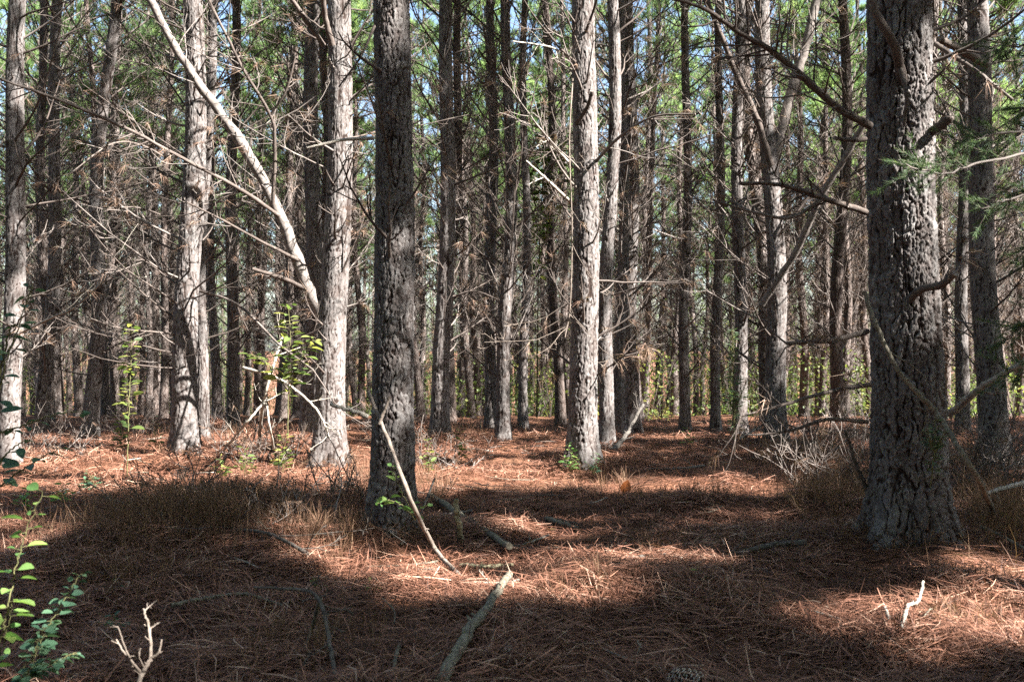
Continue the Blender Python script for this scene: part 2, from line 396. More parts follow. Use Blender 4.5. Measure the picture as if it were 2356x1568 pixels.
def crown(mb, rs, axis, base_z, z0, H, rmax, nl, ncl, nn, ln=0.2, w=0.011, gaps=False, thin=0.0, tmin=0.3):
    """live limbs carrying brushes of green needles; material 0 needles, 1 wood"""
    z = z0+(H-z0)*rs.random(nl)**0.9
    a = rs.uniform(0, 2*np.pi, nl)
    f = (z-z0)/(H-z0)
    L = rmax*(1-f**1.6*0.85)*rs.uniform(0.6, 1.1, nl)*np.clip(0.55+f*2.2, 0, 1)
    cxy = axis(z); P0 = np.concatenate([cxy, (z+base_z)[:, None]], 1)
    el = R(8)+f*R(42)+rs.normal(0, 0.15, nl)
    D = np.stack([np.cos(a)*np.cos(el), np.sin(a)*np.cos(el), np.sin(el)], 1)
    P = grow(rs, P0, D, L, 6, 0.07, 0.12)
    if gaps:
        kl = (open_to_sun(P[:, 1]).astype(int)+open_to_sun(P[:, 3])+open_to_sun(P[:, 5])) < 2
        P = P[kl]; L = L[kl]; nl = len(P)
        if nl == 0: return
    rad = (0.010+0.012*L)[:, None]*np.linspace(1, 0.3, 6)[None]
    v, q = tubes(P, rad, 3); mb.add(v, q=q, mat=1)
    idx = np.repeat(np.arange(nl), ncl); t = rs.uniform(tmin, 1.0, len(idx))
    c, T = interp(P[idx], t)
    off = perp_rand(rs, T)*(rs.uniform(0.05, 0.55, (len(idx), 1))*L[idx][:, None]*0.55)
    off[:, 2] = np.abs(off[:, 2])*0.6
    C = c+off; A = norm(T*0.6+norm(off+1e-6)*0.7+np.array([0, 0, 0.45]))
    # little shoots that carry the brushes
    Ps = np.stack([c, c+off*0.5+T*0.03, C], 1); v, q = tubes(Ps, np.tile([[0.006, 0.005, 0.004]], (len(C), 1)), 3); 
    keep = np.ones(len(C), bool)
    if gaps: keep &= ~open_to_sun(C)
    if thin: keep &= rs.random(len(C)) > thin
    if keep.all():
        mb.add(v, q=q, mat=1)
    else:
        Pk = Ps[keep]
        if len(Pk):
            v, q = tubes(Pk, np.tile([[0.006, 0.005, 0.004]], (len(Pk), 1)), 3); mb.add(v, q=q, mat=1)
    C = C[keep]; A = A[keep]
    needles(mb, rs, C, A, nn, ln, w, 0.85, mat=0, axis_len=0.09, tint=rs.uniform(0, 1, len(C)))

def rows_for(H, d, ztop, dz):
    a = np.arange(-0.12, ztop, dz)
    b = np.arange(ztop, H, 0.35)
    return np.concatenate([a, b, [H]])

TREES = {}
def hero(key, xb, yb, xt, wpx, label, H=17.0, dz=0.02, nth=64, cw=0.045, ch=0.11, depth=0.012, nbr=16, wob=0.04, zmin=0.9, zmax=None, brl=1.5, bel=25, d=None, group=None, blen=None, crown_kw=None, up=0.06, tuft=0.22, seed=0, rbr=0.014, flare=.36):
    if d is None: d = CAM_H*F/(yb-CY)
    x = (xb-CX)/F*d
    bz = float(ground_z(x, d)); base = np.array([x, d, bz])
    tip = at(xt, 0, d)
    sd = abs(hash(key)) % 1000 if False else sum(ord(c)*(i+3) for i, c in enumerate(key))+seed
    rs = np.random.default_rng(sd)
    r = wpx/F*d/2/ (1-0.8*(1.4/H)**0.9)
    ax = trunk_axis(base, tip, H, sd, wob)
    root = empty('pine_tree', base, label, 'pine tree', group)
    lax = lambda z: ax(z)-base[:2]
    ztop = tip[2]-bz+0.3
    mb = MB(); rows = rows_for(H, d, ztop, dz)
    at_ = bark_trunk(mb, lax, 0.0, r, H, rows, nth, cw, ch, depth, sd % 97, flare)
    mb.build('trunk', BARK, root, attrs=at_)
    if zmax is None: zmax = min(ztop+1.5, H*0.55)
    nbr = int(nbr*3.0)
    for i in range(nbr):
        z = zmin+(zmax-zmin)*(i+rs.uniform(0.1, 0.9))/nbr
        a = rs.uniform(0, 2*np.pi)
        e = R(bel)+rs.normal(0, 0.22)
        rz = radius(np.array(z), r, H)
        dirv = np.array([[math.cos(a)*math.cos(e), math.sin(a)*math.cos(e), math.sin(e)]])
        p = np.concatenate([lax(z)+dirv[0, :2]*rz*0.7, [z]])[None]
        short = rs.random() < 0.22
        L = np.array([rs.uniform(0.12, 0.35) if short else brl*rs.uniform(0.45, 1.45)*min(1, 0.55+z*0.12)])
        bm = MB()
        dead_limbs(bm, rs, p, dirv, L, np.array([rbr*rs.uniform(0.6, 1.2)]), up, 0 if short else int(rs.integers(5, 10)), tuft, S=5, K=8, wob=0.08)
        bm.build('dead_branch', [TWIG, BROWN], root)
    ck = dict(z0=H*0.5, rmax=2.1, nl=64, ncl=12, nn=26)
    ck.update(crown_kw or {})
    cm = MB(); 
    # gaps are judged in world space
    axw = lambda z: ax(z)
    crown(cm, rs, axw, bz, ck['z0'], H, ck['rmax'], ck['nl'], ck['ncl'], ck['nn'], 0.25, 0.020, gaps=True)
    for k in range(len(cm.v)): cm.v[k] = cm.v[k]-base.astype(np.float32)
    cm.build('crown', [GREEN, TWIG], root)
    TREES[key] = dict(root=root, base=base, ax=ax, r=r, H=H, d=d, rs=rs)
    return root
def path_branch(key, pts, r0, r1, ntw=8, tuft=0.3, twl=0.35, mat=None, label=None, name='dead_branch', twr=None, sides=8, seed=0, sub=2):
    """a branch of a tree that follows photo points (px, py, depth)"""
    T = TREES[key]; base = T['base']; rs = np.random.default_rng(len(pts)*31+int(pts[0][0])+seed)
    C = np.array([at(*p) for p in pts])
    P = smooth_path(C, 6+4*len(pts), rs, r0*0.14)
    bm = MB(); n = len(P)
    rad = np.linspace(r0, r1, n)*(1+rs.normal(0, 0.06, n))
    v, q = tubes(P[None]-base, rad[None], sides); bm.add(v, q=q, tint=np.full(len(v), rs.uniform(0.2, 0.7)))
    end_cap(bm, P[-1]-base, sides)
    twigs_on(bm, rs, P-base, r0, ntw, twl, tuft, sub)
    o = bm.build(name, [mat or TWIG, BROWN, TWIG], T['root'])
    if label: o['label'] = label
    return o
def end_cap(bm, c, sides):
    n = bm.n; last = bm.v[-1][-sides:]
    bm.add(np.concatenate([last, [c]]), t=[[i, (i+1) % sides, sides] for i in range(sides)], tint=np.full(sides+1, 0.9))
def twigs_on(bm, rs, P, r0, ntw, twl, tuft, sub=2):
    if not ntw: return
    n = len(P); Ltot = np.linalg.norm(np.diff(P, axis=0), axis=1).sum()
    t = rs.uniform(0.15, 1.0, ntw)
    Pn = np.repeat(P[None], ntw, 0)
    c, T = interp(Pn, t)
    d = norm(T*0.7+perp_rand(rs, T)*0.9)
    dead_limbs(bm, rs, c, d, twl*rs.uniform(0.4, 1.2, ntw)*min(Ltot, 2.5), np.full(ntw, min(r0*0.3, 0.006)), 0.05, 3, tuft, S=4, K=6, sub=sub)
def smooth_path(C, n, rs=None, jit=0.0):
    C = np.asarray(C, float); m = len(C)
    if m == 2: C = np.stack([C[0], (C[0]+C[1])/2, C[1]]); m = 3
    E = np.concatenate([[2*C[0]-C[1]], C, [2*C[-1]-C[-2]]])
    t = np.linspace(0, m-1, n); i = np.minimum(t.astype(int), m-2); f = (t-i)[:, None]
    p0, p1, p2, p3 = E[i], E[i+1], E[i+2], E[i+3]
    P = 0.5*((2*p1)+(-p0+p2)*f+(2*p0-5*p1+4*p2-p3)*f**2+(-p0+3*p1-3*p2+p3)*f**3)
    if rs is not None and jit: 
        j = rs.normal(0, jit, P.shape); j[0] = 0; j[-1] = 0; P = P+j*0.5
    return P

exec_order = []
# ================================================================== SETTING: ground
def axis_coords(segs):
    out = []
    for a, b, st in segs: out.append(np.arange(a, b, st))
    return np.concatenate(out+[[segs[-1][1]]])
gx = axis_coords([(-700, -60, 40), (-60, -14, 2.0), (-14, 14, 0.07), (14, 60, 2.0), (60, 700, 40)])
gy = axis_coords([(-60, -4, 4), (-4, 2.5, 0.5), (2.5, 13, 0.06), (13, 26, 0.14), (26, 70, 1.0), (70, 900, 30)])
GXm, GYm = np.meshgrid(gx, gy)
GZ = ground_z(GXm, GYm)
near = (np.abs(GXm) < 14) & (GYm < 26)
GZ = GZ+np.where(near, (fbm(GXm*7, GYm*7, 3)-0.45)*0.035, 0)
mb = MB(); idx = np.arange(GXm.size).reshape(GXm.shape)
mb.add(np.stack([GXm, GYm, GZ], -1), q=np.stack([idx[:-1, :-1], idx[:-1, 1:], idx[1:, 1:], idx[1:, :-1]], -1))
tag(mb.build('ground', GROUND), kind='structure')

# needle litter as real needles
def litter(n, y0, y1, ln, w):
    u = rng.random(n); d = np.sqrt(y0**2+(y1**2-y0**2)*u)
    x = rng.uniform(-0.74, 0.74, n)*d
    p = np.stack([x, d, np.zeros(n)], 1)
    clump = fbm(x*1.6+3, d*1.6+8, 3)
    keep = rng.random(n) < 0.35+1.3*sstep(0.3, 0.6, clump); p = p[keep]; x = x[keep]; d = d[keep]; clump = clump[keep]; m = len(p)
    p[:, 2] = ground_z(x, d)+rng.exponential(0.012, m)+0.006+0.09*sstep(0.4, 0.7, clump)*rng.random(m)**1.5
    a = rng.uniform(0, 2*np.pi, m); a = np.where(rng.random(m) < .45, rng.normal(0, .45, m)+fbm(x*1.3, d*1.3, 2)*11, a)
    ti = rng.normal(0, 0.20, m); up = rng.random(m) < 0.06; ti = np.where(up, rng.uniform(0.4, 1.2, m), ti)
    dv = np.stack([np.cos(a)*np.cos(ti), np.sin(a)*np.cos(ti), np.sin(ti)], 1)
    l = (ln*rng.uniform(0.5, 1.15, m))[:, None]
    side = np.stack([-np.sin(a), np.cos(a), rng.normal(0, 0.35, m)], 1); side = norm(side)*(w*rng.uniform(0.6, 1.3, m))[:, None]*0.5
    bend = np.stack([-np.sin(a), np.cos(a), rng.uniform(0.1, 0.7, m)], 1)*rng.normal(0, 0.1, m)[:, None]*l
    A = p-dv*l*0.5; B = p+bend+np.array([0, 0, 0.006]); C = p+dv*l*0.5
    V = np.stack([A-side*.6, A+side*.6, B-side, B+side, C-side*.3, C+side*.3], 1)
    V[:, :, 2] = np.maximum(V[:, :, 2], ground_z(V[:, :, 0], V[:, :, 1])+0.003) if m < 400000 else V[:, :, 2]
    b = np.arange(m)[:, None]*6
    q = np.concatenate([b+np.array([0, 1, 3, 2]), b+np.array([2, 3, 5, 4])])
    tint = np.clip(rng.beta(1.1, 1.5, m)*0.95+(clump-0.45)*0.6, 0, 1)
    return V, q, np.repeat(tint, 6)
mb = MB()
for n, y0, y1, ln, w in ((200000, 3.4, 8.5, 0.21, 0.0048), (145000, 8.0, 14.5, 0.22, 0.0065), (80000, 14, 23, 0.24, 0.009)):
    v, q, t = litter(n, y0, y1, ln, w); mb.add(v, q=q, tint=t)
for n, y0, y1, ln, w in ((12000, 3.4, 8, 0.25, 0.0075), (6600, 7, 13, 0.25, 0.009)):      # loose bundles and straws on top
    v, q, t = litter(n, y0, y1, ln, w); v[:, :, 2] += .012; mb.add(v, q=q, tint=np.clip(t*.6+.42, 0, 1))
tag(mb.build('needle_litter', LITTER, smooth=False), 'rust brown carpet of fallen pine needles over the forest floor', 'pine needles', kind='stuff')

# ================================================================== PINES READ FROM THE PHOTO
# places on the stems that the sun reaches
for a in ((440, 200, 436, 420, 12), (435, 640, 440, 1000, 12), (775, 0, 765, 90, 11.4), (780, 210, 770, 1060, 11.4), (700, 650, 560, 330, 11.3), (520, 260, 360, 40, 11.2), (1350, 0, 1345, 900, 11), (900, 0, 905, 110, 6.9), (60, 1190, 30, 1330, 3.5), (335, 1440, 330, 1545, 3.65),
          (2130, 150, 2135, 290, 6.4), (2140, 560, 2150, 700, 6.4), (1410, 250, 1408, 480, 13.2), (1140, 860, 1136, 950, 18), (880, 850, 880, 960, 6.9), (915, 560, 915, 640, 6.9), (470, 740, 470, 1000, 14.7), (300, 760, 303, 900, 9.5), (670, 740, 670, 950, 9.6),):
    litline(*a, 0.5 if a[4] > 8 else 0.25 if a[0] > 1000 else 0.24 if a[0] < 100 else 0.17)
hero('A', 18, 1065, 42, 42, 'grey pine at the picture edge behind the leafy shrub, its trunk cut by the frame', seed=1, nbr=18, brl=1.3)
hero('B', 95, 1000, 128, 27, 'dark slender pine leaning slightly, next to the grey edge pine', nbr=20, brl=1.5, bel=30)
hero('C', 206, 998, 250, 31, 'dark pine with a gently snaking trunk standing left of the sunlit patchy pine', nbr=22, wob=0.10, bel=32)
hero('D', 426, 1052, 437, 52, 'sunlit pine with a broad dark shadow crossing its pale trunk near the ground', dz=0.014, nth=110, cw=.055, ch=.13, nbr=26, wob=0.05, bel=22, brl=1.6)
hero('E', 466, 1003, 490, 23, 'thin pale pine close behind the sunlit patchy pine', nbr=18, bel=30)
hero('G2', 535, 972, 540, 25, 'dark straight pine between the patchy pine and the forked white pine', nbr=24, bel=35, brl=1.7)
hero('FB', 712, 990, 716, 38, 'greyish pine standing half hidden behind the forked white pine', nbr=16, bel=30, brl=1.6)
hero('G', 757, 1068, 776, 62, 'brightly sunlit pine with a thick limb forking off towards the upper left', dz=0.013, nth=130, cw=.055, ch=.13, nbr=16, wob=0.03, bel=25, brl=1.2, depth=0.010)
hero('H', 903, 1240, 899, 86, 'dark rough barked pine in the middle with a bare stick leaning on it', dz=0.009, nth=200, cw=0.044, ch=0.085, depth=0.017, nbr=7, zmin=1.7, brl=0.8, wob=0.015)
hero('I', 1012, 1008, 1026, 36, 'brown pine with dead twigs just right of the dark rough middle pine', dz=0.02, nth=64, nbr=20, bel=30)
hero('J', 1131, 962, 1136, 25, 'pale footed pine half hidden behind the crook based pine', nbr=20, bel=40)
hero('K', 1158, 997, 1166, 27, 'slim dark pine with a crooked base and steeply rising dead branches', nbr=30, bel=52, brl=2.0, wob=0.06, up=0.03)
hero('L', 1203, 965, 1204, 18, 'thin mottled pine close behind the crook based pine', nbr=20, bel=40)
hero('N', 1340, 1078, 1341, 58, 'straight sunlit pine with flaky white bark and a dark foot', dz=0.012, nth=140, cw=0.06, ch=0.14, depth=0.015, nbr=12, brl=1.1, wob=0.02, bel=30)
hero('O', 1396, 1028, 1410, 30, 'grey brown pine beside the flaky white pine, propping a fallen branch', dz=0.018, nth=60, nbr=18, bel=35, wob=0.05)
hero('P', 1424, 993, 1427, 25, 'reddish brown pine with hanging withered needles between two darker pines', nbr=24, bel=40, tuft=0.9)
hero('Q', 1456, 973, 1450, 32, 'dark pine at the edge of the open strip, thickest of its trio', nbr=24, bel=45, brl=1.9)
hero('RR', 1576, 973, 1580, 21, 'slim straight pine alone at the far edge of the open strip', nbr=22, bel=35)
hero('SS', 1646, 973, 1655, 19, 'thin dark pine at the far edge beside a green undergrowth gap', nbr=20, bel=35)
hero('TT', 1703, 988, 1698, 27, 'brown pine mottled with light at the right end of the open strip', nbr=26, bel=38)
hero('U', 1786, 1008, 1752, 42, 'dark pine splitting into two stems high above its base', dz=0.018, nth=72, nbr=24, bel=35, brl=1.7)
hero('V', 2096, 1272, 2075, 143, 'massive dark pine with deeply furrowed bark, largest trunk of all', dz=0.007, nth=300, cw=0.055, ch=0.14, depth=0.026, nbr=4, zmin=2.8, brl=0.9, wob=0.01, H=20, flare=.36)
hero('W', 2288, 1005, 2252, 56, 'dark thick pine behind the cedar sprays, second from the massive pine', dz=0.018, nth=80, nbr=22, bel=28, brl=1.4, d=12.2)
hero('X', 2215, 975, 2222, 26, 'shaded slim pine seen between the massive pine and the thick one behind cedar', nbr=22, bel=32)

# named limbs
G = 'G'; dg = TREES['G']['d']
path_branch(G, [(748, 745, dg), (700, 640, dg-.05), (640, 485, dg-.1), (560, 335, dg-.15), (480, 225, dg-.2), (410, 120, dg-.3), (330, -30, dg-.4), (270, -130, dg-.4)], 0.072, 0.036, 20, 0.2, 0.35, LIMB, 'thick pale forked limb rising to the upper left', 'limb')
path_branch(G, [(655, 505, dg-.1), (560, 440, dg-.4), (440, 375, dg-.8), (300, 300, dg-1.2), (150, 235, dg-1.6), (-20, 175, dg-2)], 0.026, 0.012, 24, 0.2, 0.3, label='long dark branch sweeping off the forked limb')
path_branch(G, [(690, 600, dg-.1), (600, 555, dg-.4), (510, 505, dg-.7), (430, 465, dg-.9)], 0.022, 0.008, 6, 0.3)
path_branch(G, [(705, 665, dg-.05), (650, 640, dg-.2), (580, 618, dg-.4)], 0.026, 0.02, 2, 0.3)
path_branch(G, [(628, 470, dg-.2), (632, 330, dg-.4), (622, 265, dg-.5), (560, 160, dg-.7), (520, 80, dg-.8), (470, -20, dg-.9)], 0.022, 0.013, 16, 0.2, label='dark crooked branch in front of the forked limb')
path_branch(G, [(622, 265, dg-.5), (660, 205, dg-.6), (680, 130, dg-.6)], 0.014, 0.007, 4, 0.2)
path_branch(G, [(790, 620, dg-.1), (830, 520, dg-.2), (860, 410, dg-.3)], 0.012, 0.005, 5, 0.6)
path_branch(G, [(765, 105, dg-.15), (748, 40, dg-.3), (740, -30, dg-.5)], 0.035, 0.03, 0, 0)
path_branch(G, [(745, 105, dg-.1), (700, 40, dg-.3), (640, -50, dg-.5)], 0.03, 0.022, 6, .2)
path_branch('D', [(440, 665, 12.2), (500, 680, 12), (560, 710, 11.6), (640, 790, 11), (720, 850, 10.6)], 0.020, 0.011, 5, 0.3)
path_branch('D', [(425, 395, 12.3), (340, 340, 12), (260, 330, 11.6), (160, 400, 11)], 0.016, 0.006, 8, 0.5)
path_branch('D', [(425, 520, 12.3), (330, 480, 12), (250, 478, 11.6)], 0.013, 0.006, 5, 0.8)
path_branch('A', [(40, 770, 11.3), (120, 730, 10.5), (170, 708, 10.2), (255, 632, 9.8)], 0.014, 0.005, 6, 0.4, mat=PALE, label='bleached bare branch with forking twigs')
path_branch('A', [(30, 330, 11.3), (90, 230, 11), (140, 60, 10.7)], 0.016, 0.007, 6, 0.3)
path_branch('H', [(858, 318, 6.9), (790, 322, 6.7), (705, 340, 6.5)], 0.014, 0.007, 2, 0.1, mat=PALE)
path_branch('H', [(862, 60, 6.9), (830, 130, 6.8), (780, 200, 6.7)], 0.010, 0.006, 3, 0.2)
path_branch('N', [(1318, 470, 10.9), (1260, 415, 10.6), (1210, 370, 10.4)], 0.020, 0.010, 2, 0.2, mat=PALE)
path_branch('N', [(1318, 385, 10.9), (1270, 330, 10.6), (1225, 275, 10.3)], 0.018, 0.010, 2, 0.1, mat=PALE)
path_branch('N', [(1325, 285, 10.8), (1352, 245, 10.6), (1362, 210, 10.5)], 0.024, 0.02, 0, 0)
path_branch('N', [(1355, 390, 10.9), (1420, 320, 10.6), (1500, 270, 10.3), (1600, 262, 10)], 0.020, 0.008, 6, 0.4)
path_branch('N', [(1316, 140, 10.9), (1270, 110, 10.6), (1180, 95, 10.3)], 0.015, 0.007, 3, 0.2, mat=PALE)
path_branch('N', [(1318, 180, 10.7), (1310, 330, 10.5), (1316, 520, 10.6), (1312, 700, 10.7), (1300, 775, 10.7)], 0.007, 0.006, 12, 0.2, mat=WOOD, label='long pale dead shoot hanging down the flaky trunk')
path_branch('N', [(1362, 870, 10.9), (1420, 830, 10.7), (1480, 780, 10.5)], 0.013, 0.006, 5, 0.7)
path_branch('I', [(1032, 600, 14.6), (1080, 560, 14.2), (1120, 480, 14)], 0.015, 0.006, 5, 0.4)
path_branch('I', [(1030, 690, 14.6), (1090, 670, 14.2), (1150, 690, 14)], 0.014, 0.006, 5, 0.4)
path_branch('Q', [(1465, 720, 16.9), (1540, 650, 16.6), (1620, 560, 16.3)], 0.016, 0.006, 8, 0.6)
# massive pine
path_branch('V', [(2002, 290, 6.45), (1930, 250, 6.3), (1850, 180, 6.2), (1780, 120, 6.1), (1700, 75, 6.0), (1620, 20, 5.9), (1520, -10, 5.8)], 0.026, 0.010, 26, 0.2, 0.35, label='long dark branch climbing away from the furrowed trunk')
path_branch('V', [(1994, 488, 6.5), (1940, 470, 6.4), (1890, 455, 6.3), (1800, 425, 6.2), (1700, 422, 6.1)], 0.022, 0.011, 14, 0.2, 0.3)
path_branch('V', [(1890, 460, 6.3), (1820, 500, 6.2), (1740, 490, 6.0), (1640, 460, 5.9)], 0.013, 0.006, 6, 0.2)
path_branch('V', [(1996, 762, 6.5), (1930, 780, 6.4), (1880, 785, 6.3), (1810, 790, 6.2)], 0.020, 0.012, 10, 0.2, 0.3)
path_branch('V', [(2005, 885, 6.4), (1930, 895, 6.2), (1820, 925, 6.0), (1700, 960, 5.8)], 0.016, 0.007, 7, 0.2, 0.3)
path_branch('V', [(1996, 970, 6.4), (1900, 965, 6.2), (1820, 990, 6.1), (1740, 1000, 6.0)], 0.014, 0.006, 6, 0.2)
path_branch('V', [(1992, 320, 6.5), (1955, 322, 6.4), (1920, 318, 6.3)], 0.017, 0.012, 1, 0)
path_branch('V', [(1998, -40, 6.2), (2015, 30, 6.2), (2055, 100, 6.25), (2070, 155, 6.35), (2078, 190, 6.42)], 0.026, 0.034, 0, 0, label='rusty barked broken limb across the upper trunk')
path_branch('V', [(2072, 160, 6.3), (2086, 220, 6.25), (2080, 290, 6.3)], 0.018, 0.010, 0, 0)
path_branch('V', [(2140, 305, 6.45), (2170, 285, 6.35), (2190, 265, 6.3)], 0.034, 0.026, 0, 0, label='short snapped branch stub')
path_branch('V', [(2090, 690, 6.4), (2120, 665, 6.3), (2165, 655, 6.2), (2198, 628, 6.1)], 0.028, 0.022, 2, 0.3, label='short snapped reddish branch stub')
path_branch('V', [(2150, 100, 6.5), (2180, 120, 6.5), (2240, 160, 6.4), (2330, 230, 6.3)], 0.018, 0.010, 5, 0.2)
path_branch('W', [(2270, 150, 12), (2200, 110, 11.8), (2160, 90, 11.6)], 0.05, 0.04, 2, 0.1)
du = TREES['U']['d']
path_branch('U', [(1752, 700, du-.1), (1830, 580, du-.5), (1890, 450, du-.9), (1940, 370, du-1.1), (1985, 290, du-1.3)], 0.050, 0.042, 5, 0.1, 0.25, LIMB, 'straight leaning limb crossing in front of the twin stems', 'limb')
path_branch('U', [(1768, 420, du), (1790, 330, du), (1815, 230, du), (1850, 120, du), (1880, 0, du), (1905, -100, du)], 0.08, 0.055, 12, 0.2, 0.3, LIMB, 'second stem of the split trunk', 'stem')
path_branch('U', [(1775, 380, du-.1), (1740, 270, du-.2), (1690, 160, du-.3), (1650, 60, du-.4), (1620, -20, du-.4)], 0.05, 0.03, 8, 0.2, 0.3)
path_branch('U', [(1790, 545, du-.2), (1840, 480, du-.3), (1900, 400, du-.3)], 0.022, 0.012, 6, 0.3)

# ================================================================== PINES OF THE STAND, copied from a few grown ones
def template(i):
    rs = np.random.default_rng(100+i); H = 17.0; r = 0.125
    ax = trunk_axis(np.zeros(3), np.array([rs.normal(0, .15), rs.normal(0, .15), 6.0]), H, 100+i, 0.06)
    z = np.concatenate([np.arange(-0.5, 9, 0.15), np.arange(9, H+.1, 0.5)])
    c = ax(np.maximum(z, 0)); P = np.concatenate([c, z[:, None]], 1)
    mb = MB(); v, q = tubes(P[None], radius(np.maximum(z, 0), r, H)[None]*(1+rs.normal(0, 0.02, len(z)))[None], 12); mb.add(v, q=q, mat=0)
    n = 120
    zz = np.sort(rs.uniform(1.0, 10.5, n)); a = rs.uniform(0, 6.283, n); e = R([30, 45, 55, 35, 50, 60][i % 6])+rs.normal(0, 0.25, n)
    D = np.stack([np.cos(a)*np.cos(e), np.sin(a)*np.cos(e), np.sin(e)], 1)
    P0 = np.concatenate([ax(zz), zz[:, None]], 1)
    lm = MB(); dead_limbs(lm, rs, P0, D, rs.uniform(0.4, 2.5, n)*np.minimum(1, 0.5+zz*0.12), rs.uniform(0.010, 0.020, n), 0.04, 6, 0.22, S=4, K=6, sub=0, wob=0.07, twl=0.55)
    for vv, tt in zip(lm.v, lm.t): pass
    k4 = k3 = 0; off = mb.n
    mb.v += lm.v; mb.t += lm.t; mb.f4 += [f+off for f in lm.f4]; mb.f3 += [f+off for f in lm.f3]
    mb.m4 += [m+1 for m in lm.m4]; mb.m3 += [m+1 for m in lm.m3]; mb.n += lm.n
    tm = mb.mesh('trunk', [BARKFAR, TWIG, BROWN])
    cm = MB(); crown(cm, rs, ax, 0, 7.6, H, 2.1, 40, 15, 26, 0.24, 0.016, tmin=0.62)
    return tm, cm.mesh('crown', [GREEN, TWIG])
TEMPL = [template(i) for i in range(6)]
def stand_pine(x, y, width, rs, label, group, hs=None):
    i = int(rs.integers(0, len(TEMPL))); tm, cm = TEMPL[i]
    s = width/0.25; h = hs or rs.uniform(0.85, 1.15)
    root = empty('pine_tree', (x, y, float(ground_z(x, y))), label, 'pine tree', group)
    root.rotation_euler = (rs.normal(0, 0.012), rs.normal(0, 0.012), rs.uniform(0, 6.28)); root.scale = (1, 1, h)
    t = bpy.data.objects.new('trunk', tm); COL.objects.link(t); t.parent = root
    c = bpy.data.objects.new('crown', cm); COL.objects.link(c); c.parent = root
    root.scale = (max(0.8, min(1.25, s)),)*2+(h,)
    return root
occupied = [(t['base'][0], t['base'][1]) for t in TREES.values()]
rs = np.random.default_rng(55)
SMALL = [  # px, width px, label
    (130, 21, 'thin pine just behind the dark leaning pine near the picture edge'), (182, 18, 'thin dark pine left of the snaking pine'), (238, 20, 'shadowy pine hugging the right side of the snaking pine'),
    (263, 19, 'slim pine with a sunlit lower trunk right of the snaking pine'), (342, 17, 'slim dark pine behind the lone leafy sapling'), (376, 19, 'dark pine just left of the shadow crossed pine'),
    (592, 17, 'thin pine behind the broken dead brush'), (652, 19, 'dark pine behind the thick forked limb'), (832, 17, 'thin sunlit pine in the gap between white and dark middle pines'), (966, 15, 'pale thin pine touching the right side of the dark middle pine'),
    (1060, 15, 'slim pine to the right of the brown twiggy pine'), (1100, 16, 'dark slim pine midway between the brown twiggy and the crook based pines'), (1240, 15, 'thin dark pine in the middle of the gap before the flaky white pine'), (1283, 16, 'dark thin pine just before the flaky white pine'),
    (1310, 18, 'dark pine partly covered by the flaky white pine'), (1512, 13, 'very thin pine between the open strip trio and the lone slim pine'), (1546, 12, 'thinnest dark pine next to the lone slim pine'), (1602, 13, 'thin pine right behind the lone slim pine'),
    (1850, 20, 'dark pine right of the split pine'), (1892, 17, 'slim dark pine behind the leaning limb'), (1945, 20, 'dark pine closest to the massive trunk on its shaded side'), (2345, 20, 'dim pine at the picture edge beyond the cedar'), (2180, 18, 'slim pine peeking out behind the massive trunk')]
for px, w, lab in SMALL:
    wd = 0.23*rs.uniform(0.9, 1.1); d = wd*F/w; x = (px-CX)/F*d
    stand_pine(x, d, wd, rs, lab, 'slim pines of the middle distance'); occupied.append((x, d))
# the rest of the stand, ring by ring
def free(x, y, m):
    return all((x-a)**2+(y-b)**2 > m*m for a, b in occupied)
count = 0
for k in range(6000):
    d = math.sqrt(rs.uniform(19**2, 66**2)); x = rs.uniform(-0.60, 0.60)*d
    if not free(x, d, 2.25): continue
    px = CX+x/d*F
    if 1480 < px < 1740 and d < 34: continue
    if count >= 238: break
    occupied.append((x, d)); count += 1
    lab, grp = (('distant slender pine in the crowded far stand beyond the sunlit clearing', 'far pines beyond the sunlit clearing') if px < 860 else
                ('distant slender pine in the far stand behind the middle of the forest', 'far pines behind the middle') if px < 1480 else
                ('distant slender pine in the far stand backing the shaded side with the massive trunk', 'far pines behind the massive trunk'))
    stand_pine(x, d, 0.25*rs.uniform(0.8, 1.15), rs, lab, grp)
# pines outside the frame whose crowns shade the floor
SHADE = []
rq = np.random.default_rng(31)
def shade_line(px0, py0, px1, py1, d, step=0.22):
    n = max(2, int(abs(py1-py0)/F*d/step))
    for t in np.linspace(0, 1, n): SHADE.append(at(px0+(px1-px0)*t+rq.normal(0, 12), py0+(py1-py0)*t, d))
for pxv in (880, 925):
    shade_line(pxv, 170, pxv, 620, 6.85); shade_line(pxv, 700, pxv, 830, 6.85); shade_line(pxv, 960, pxv, 1150, 6.85)
for pxv, y0_, y1_, d_ in ((40, 0, 400, 11.2), (20, 480, 700, 11.2), (25, 860, 1000, 11.2), (240, 0, 950, 14.5), (105, 0, 960, 14.6), (112, 300, 950, 14.6), (220, 100, 980, 14.8), (2270, 0, 960, 12), (1770, 300, 980, 14), (1790, 600, 980, 14), (1016, 50, 980, 14.3), (1160, 0, 950, 15), (1455, 0, 950, 16.8), (1703, 0, 700, 15.5), (712, 100, 900, 15.3), (1340, 900, 1060, 10.8)):
    shade_line(pxv, y0_, pxv, y1_, d_, .3)
for pxv in (2050, 2120, 2180):
    shade_line(pxv, 330, pxv, 1230, 6.45)
shade_line(2040, 0, 2040, 300, 6.45)
for k in range(700):
    px, py = rq.uniform(0, 2356), rq.uniform(1120, 1560)
    if all(((px-cx)/(rx+70))**2+((py-cy)/(ry+22))**2 > 1 for cx, cy, rx, ry in GAPS): SHADE.append(gp(px, py, 0))
SHADE = np.array(SHADE)
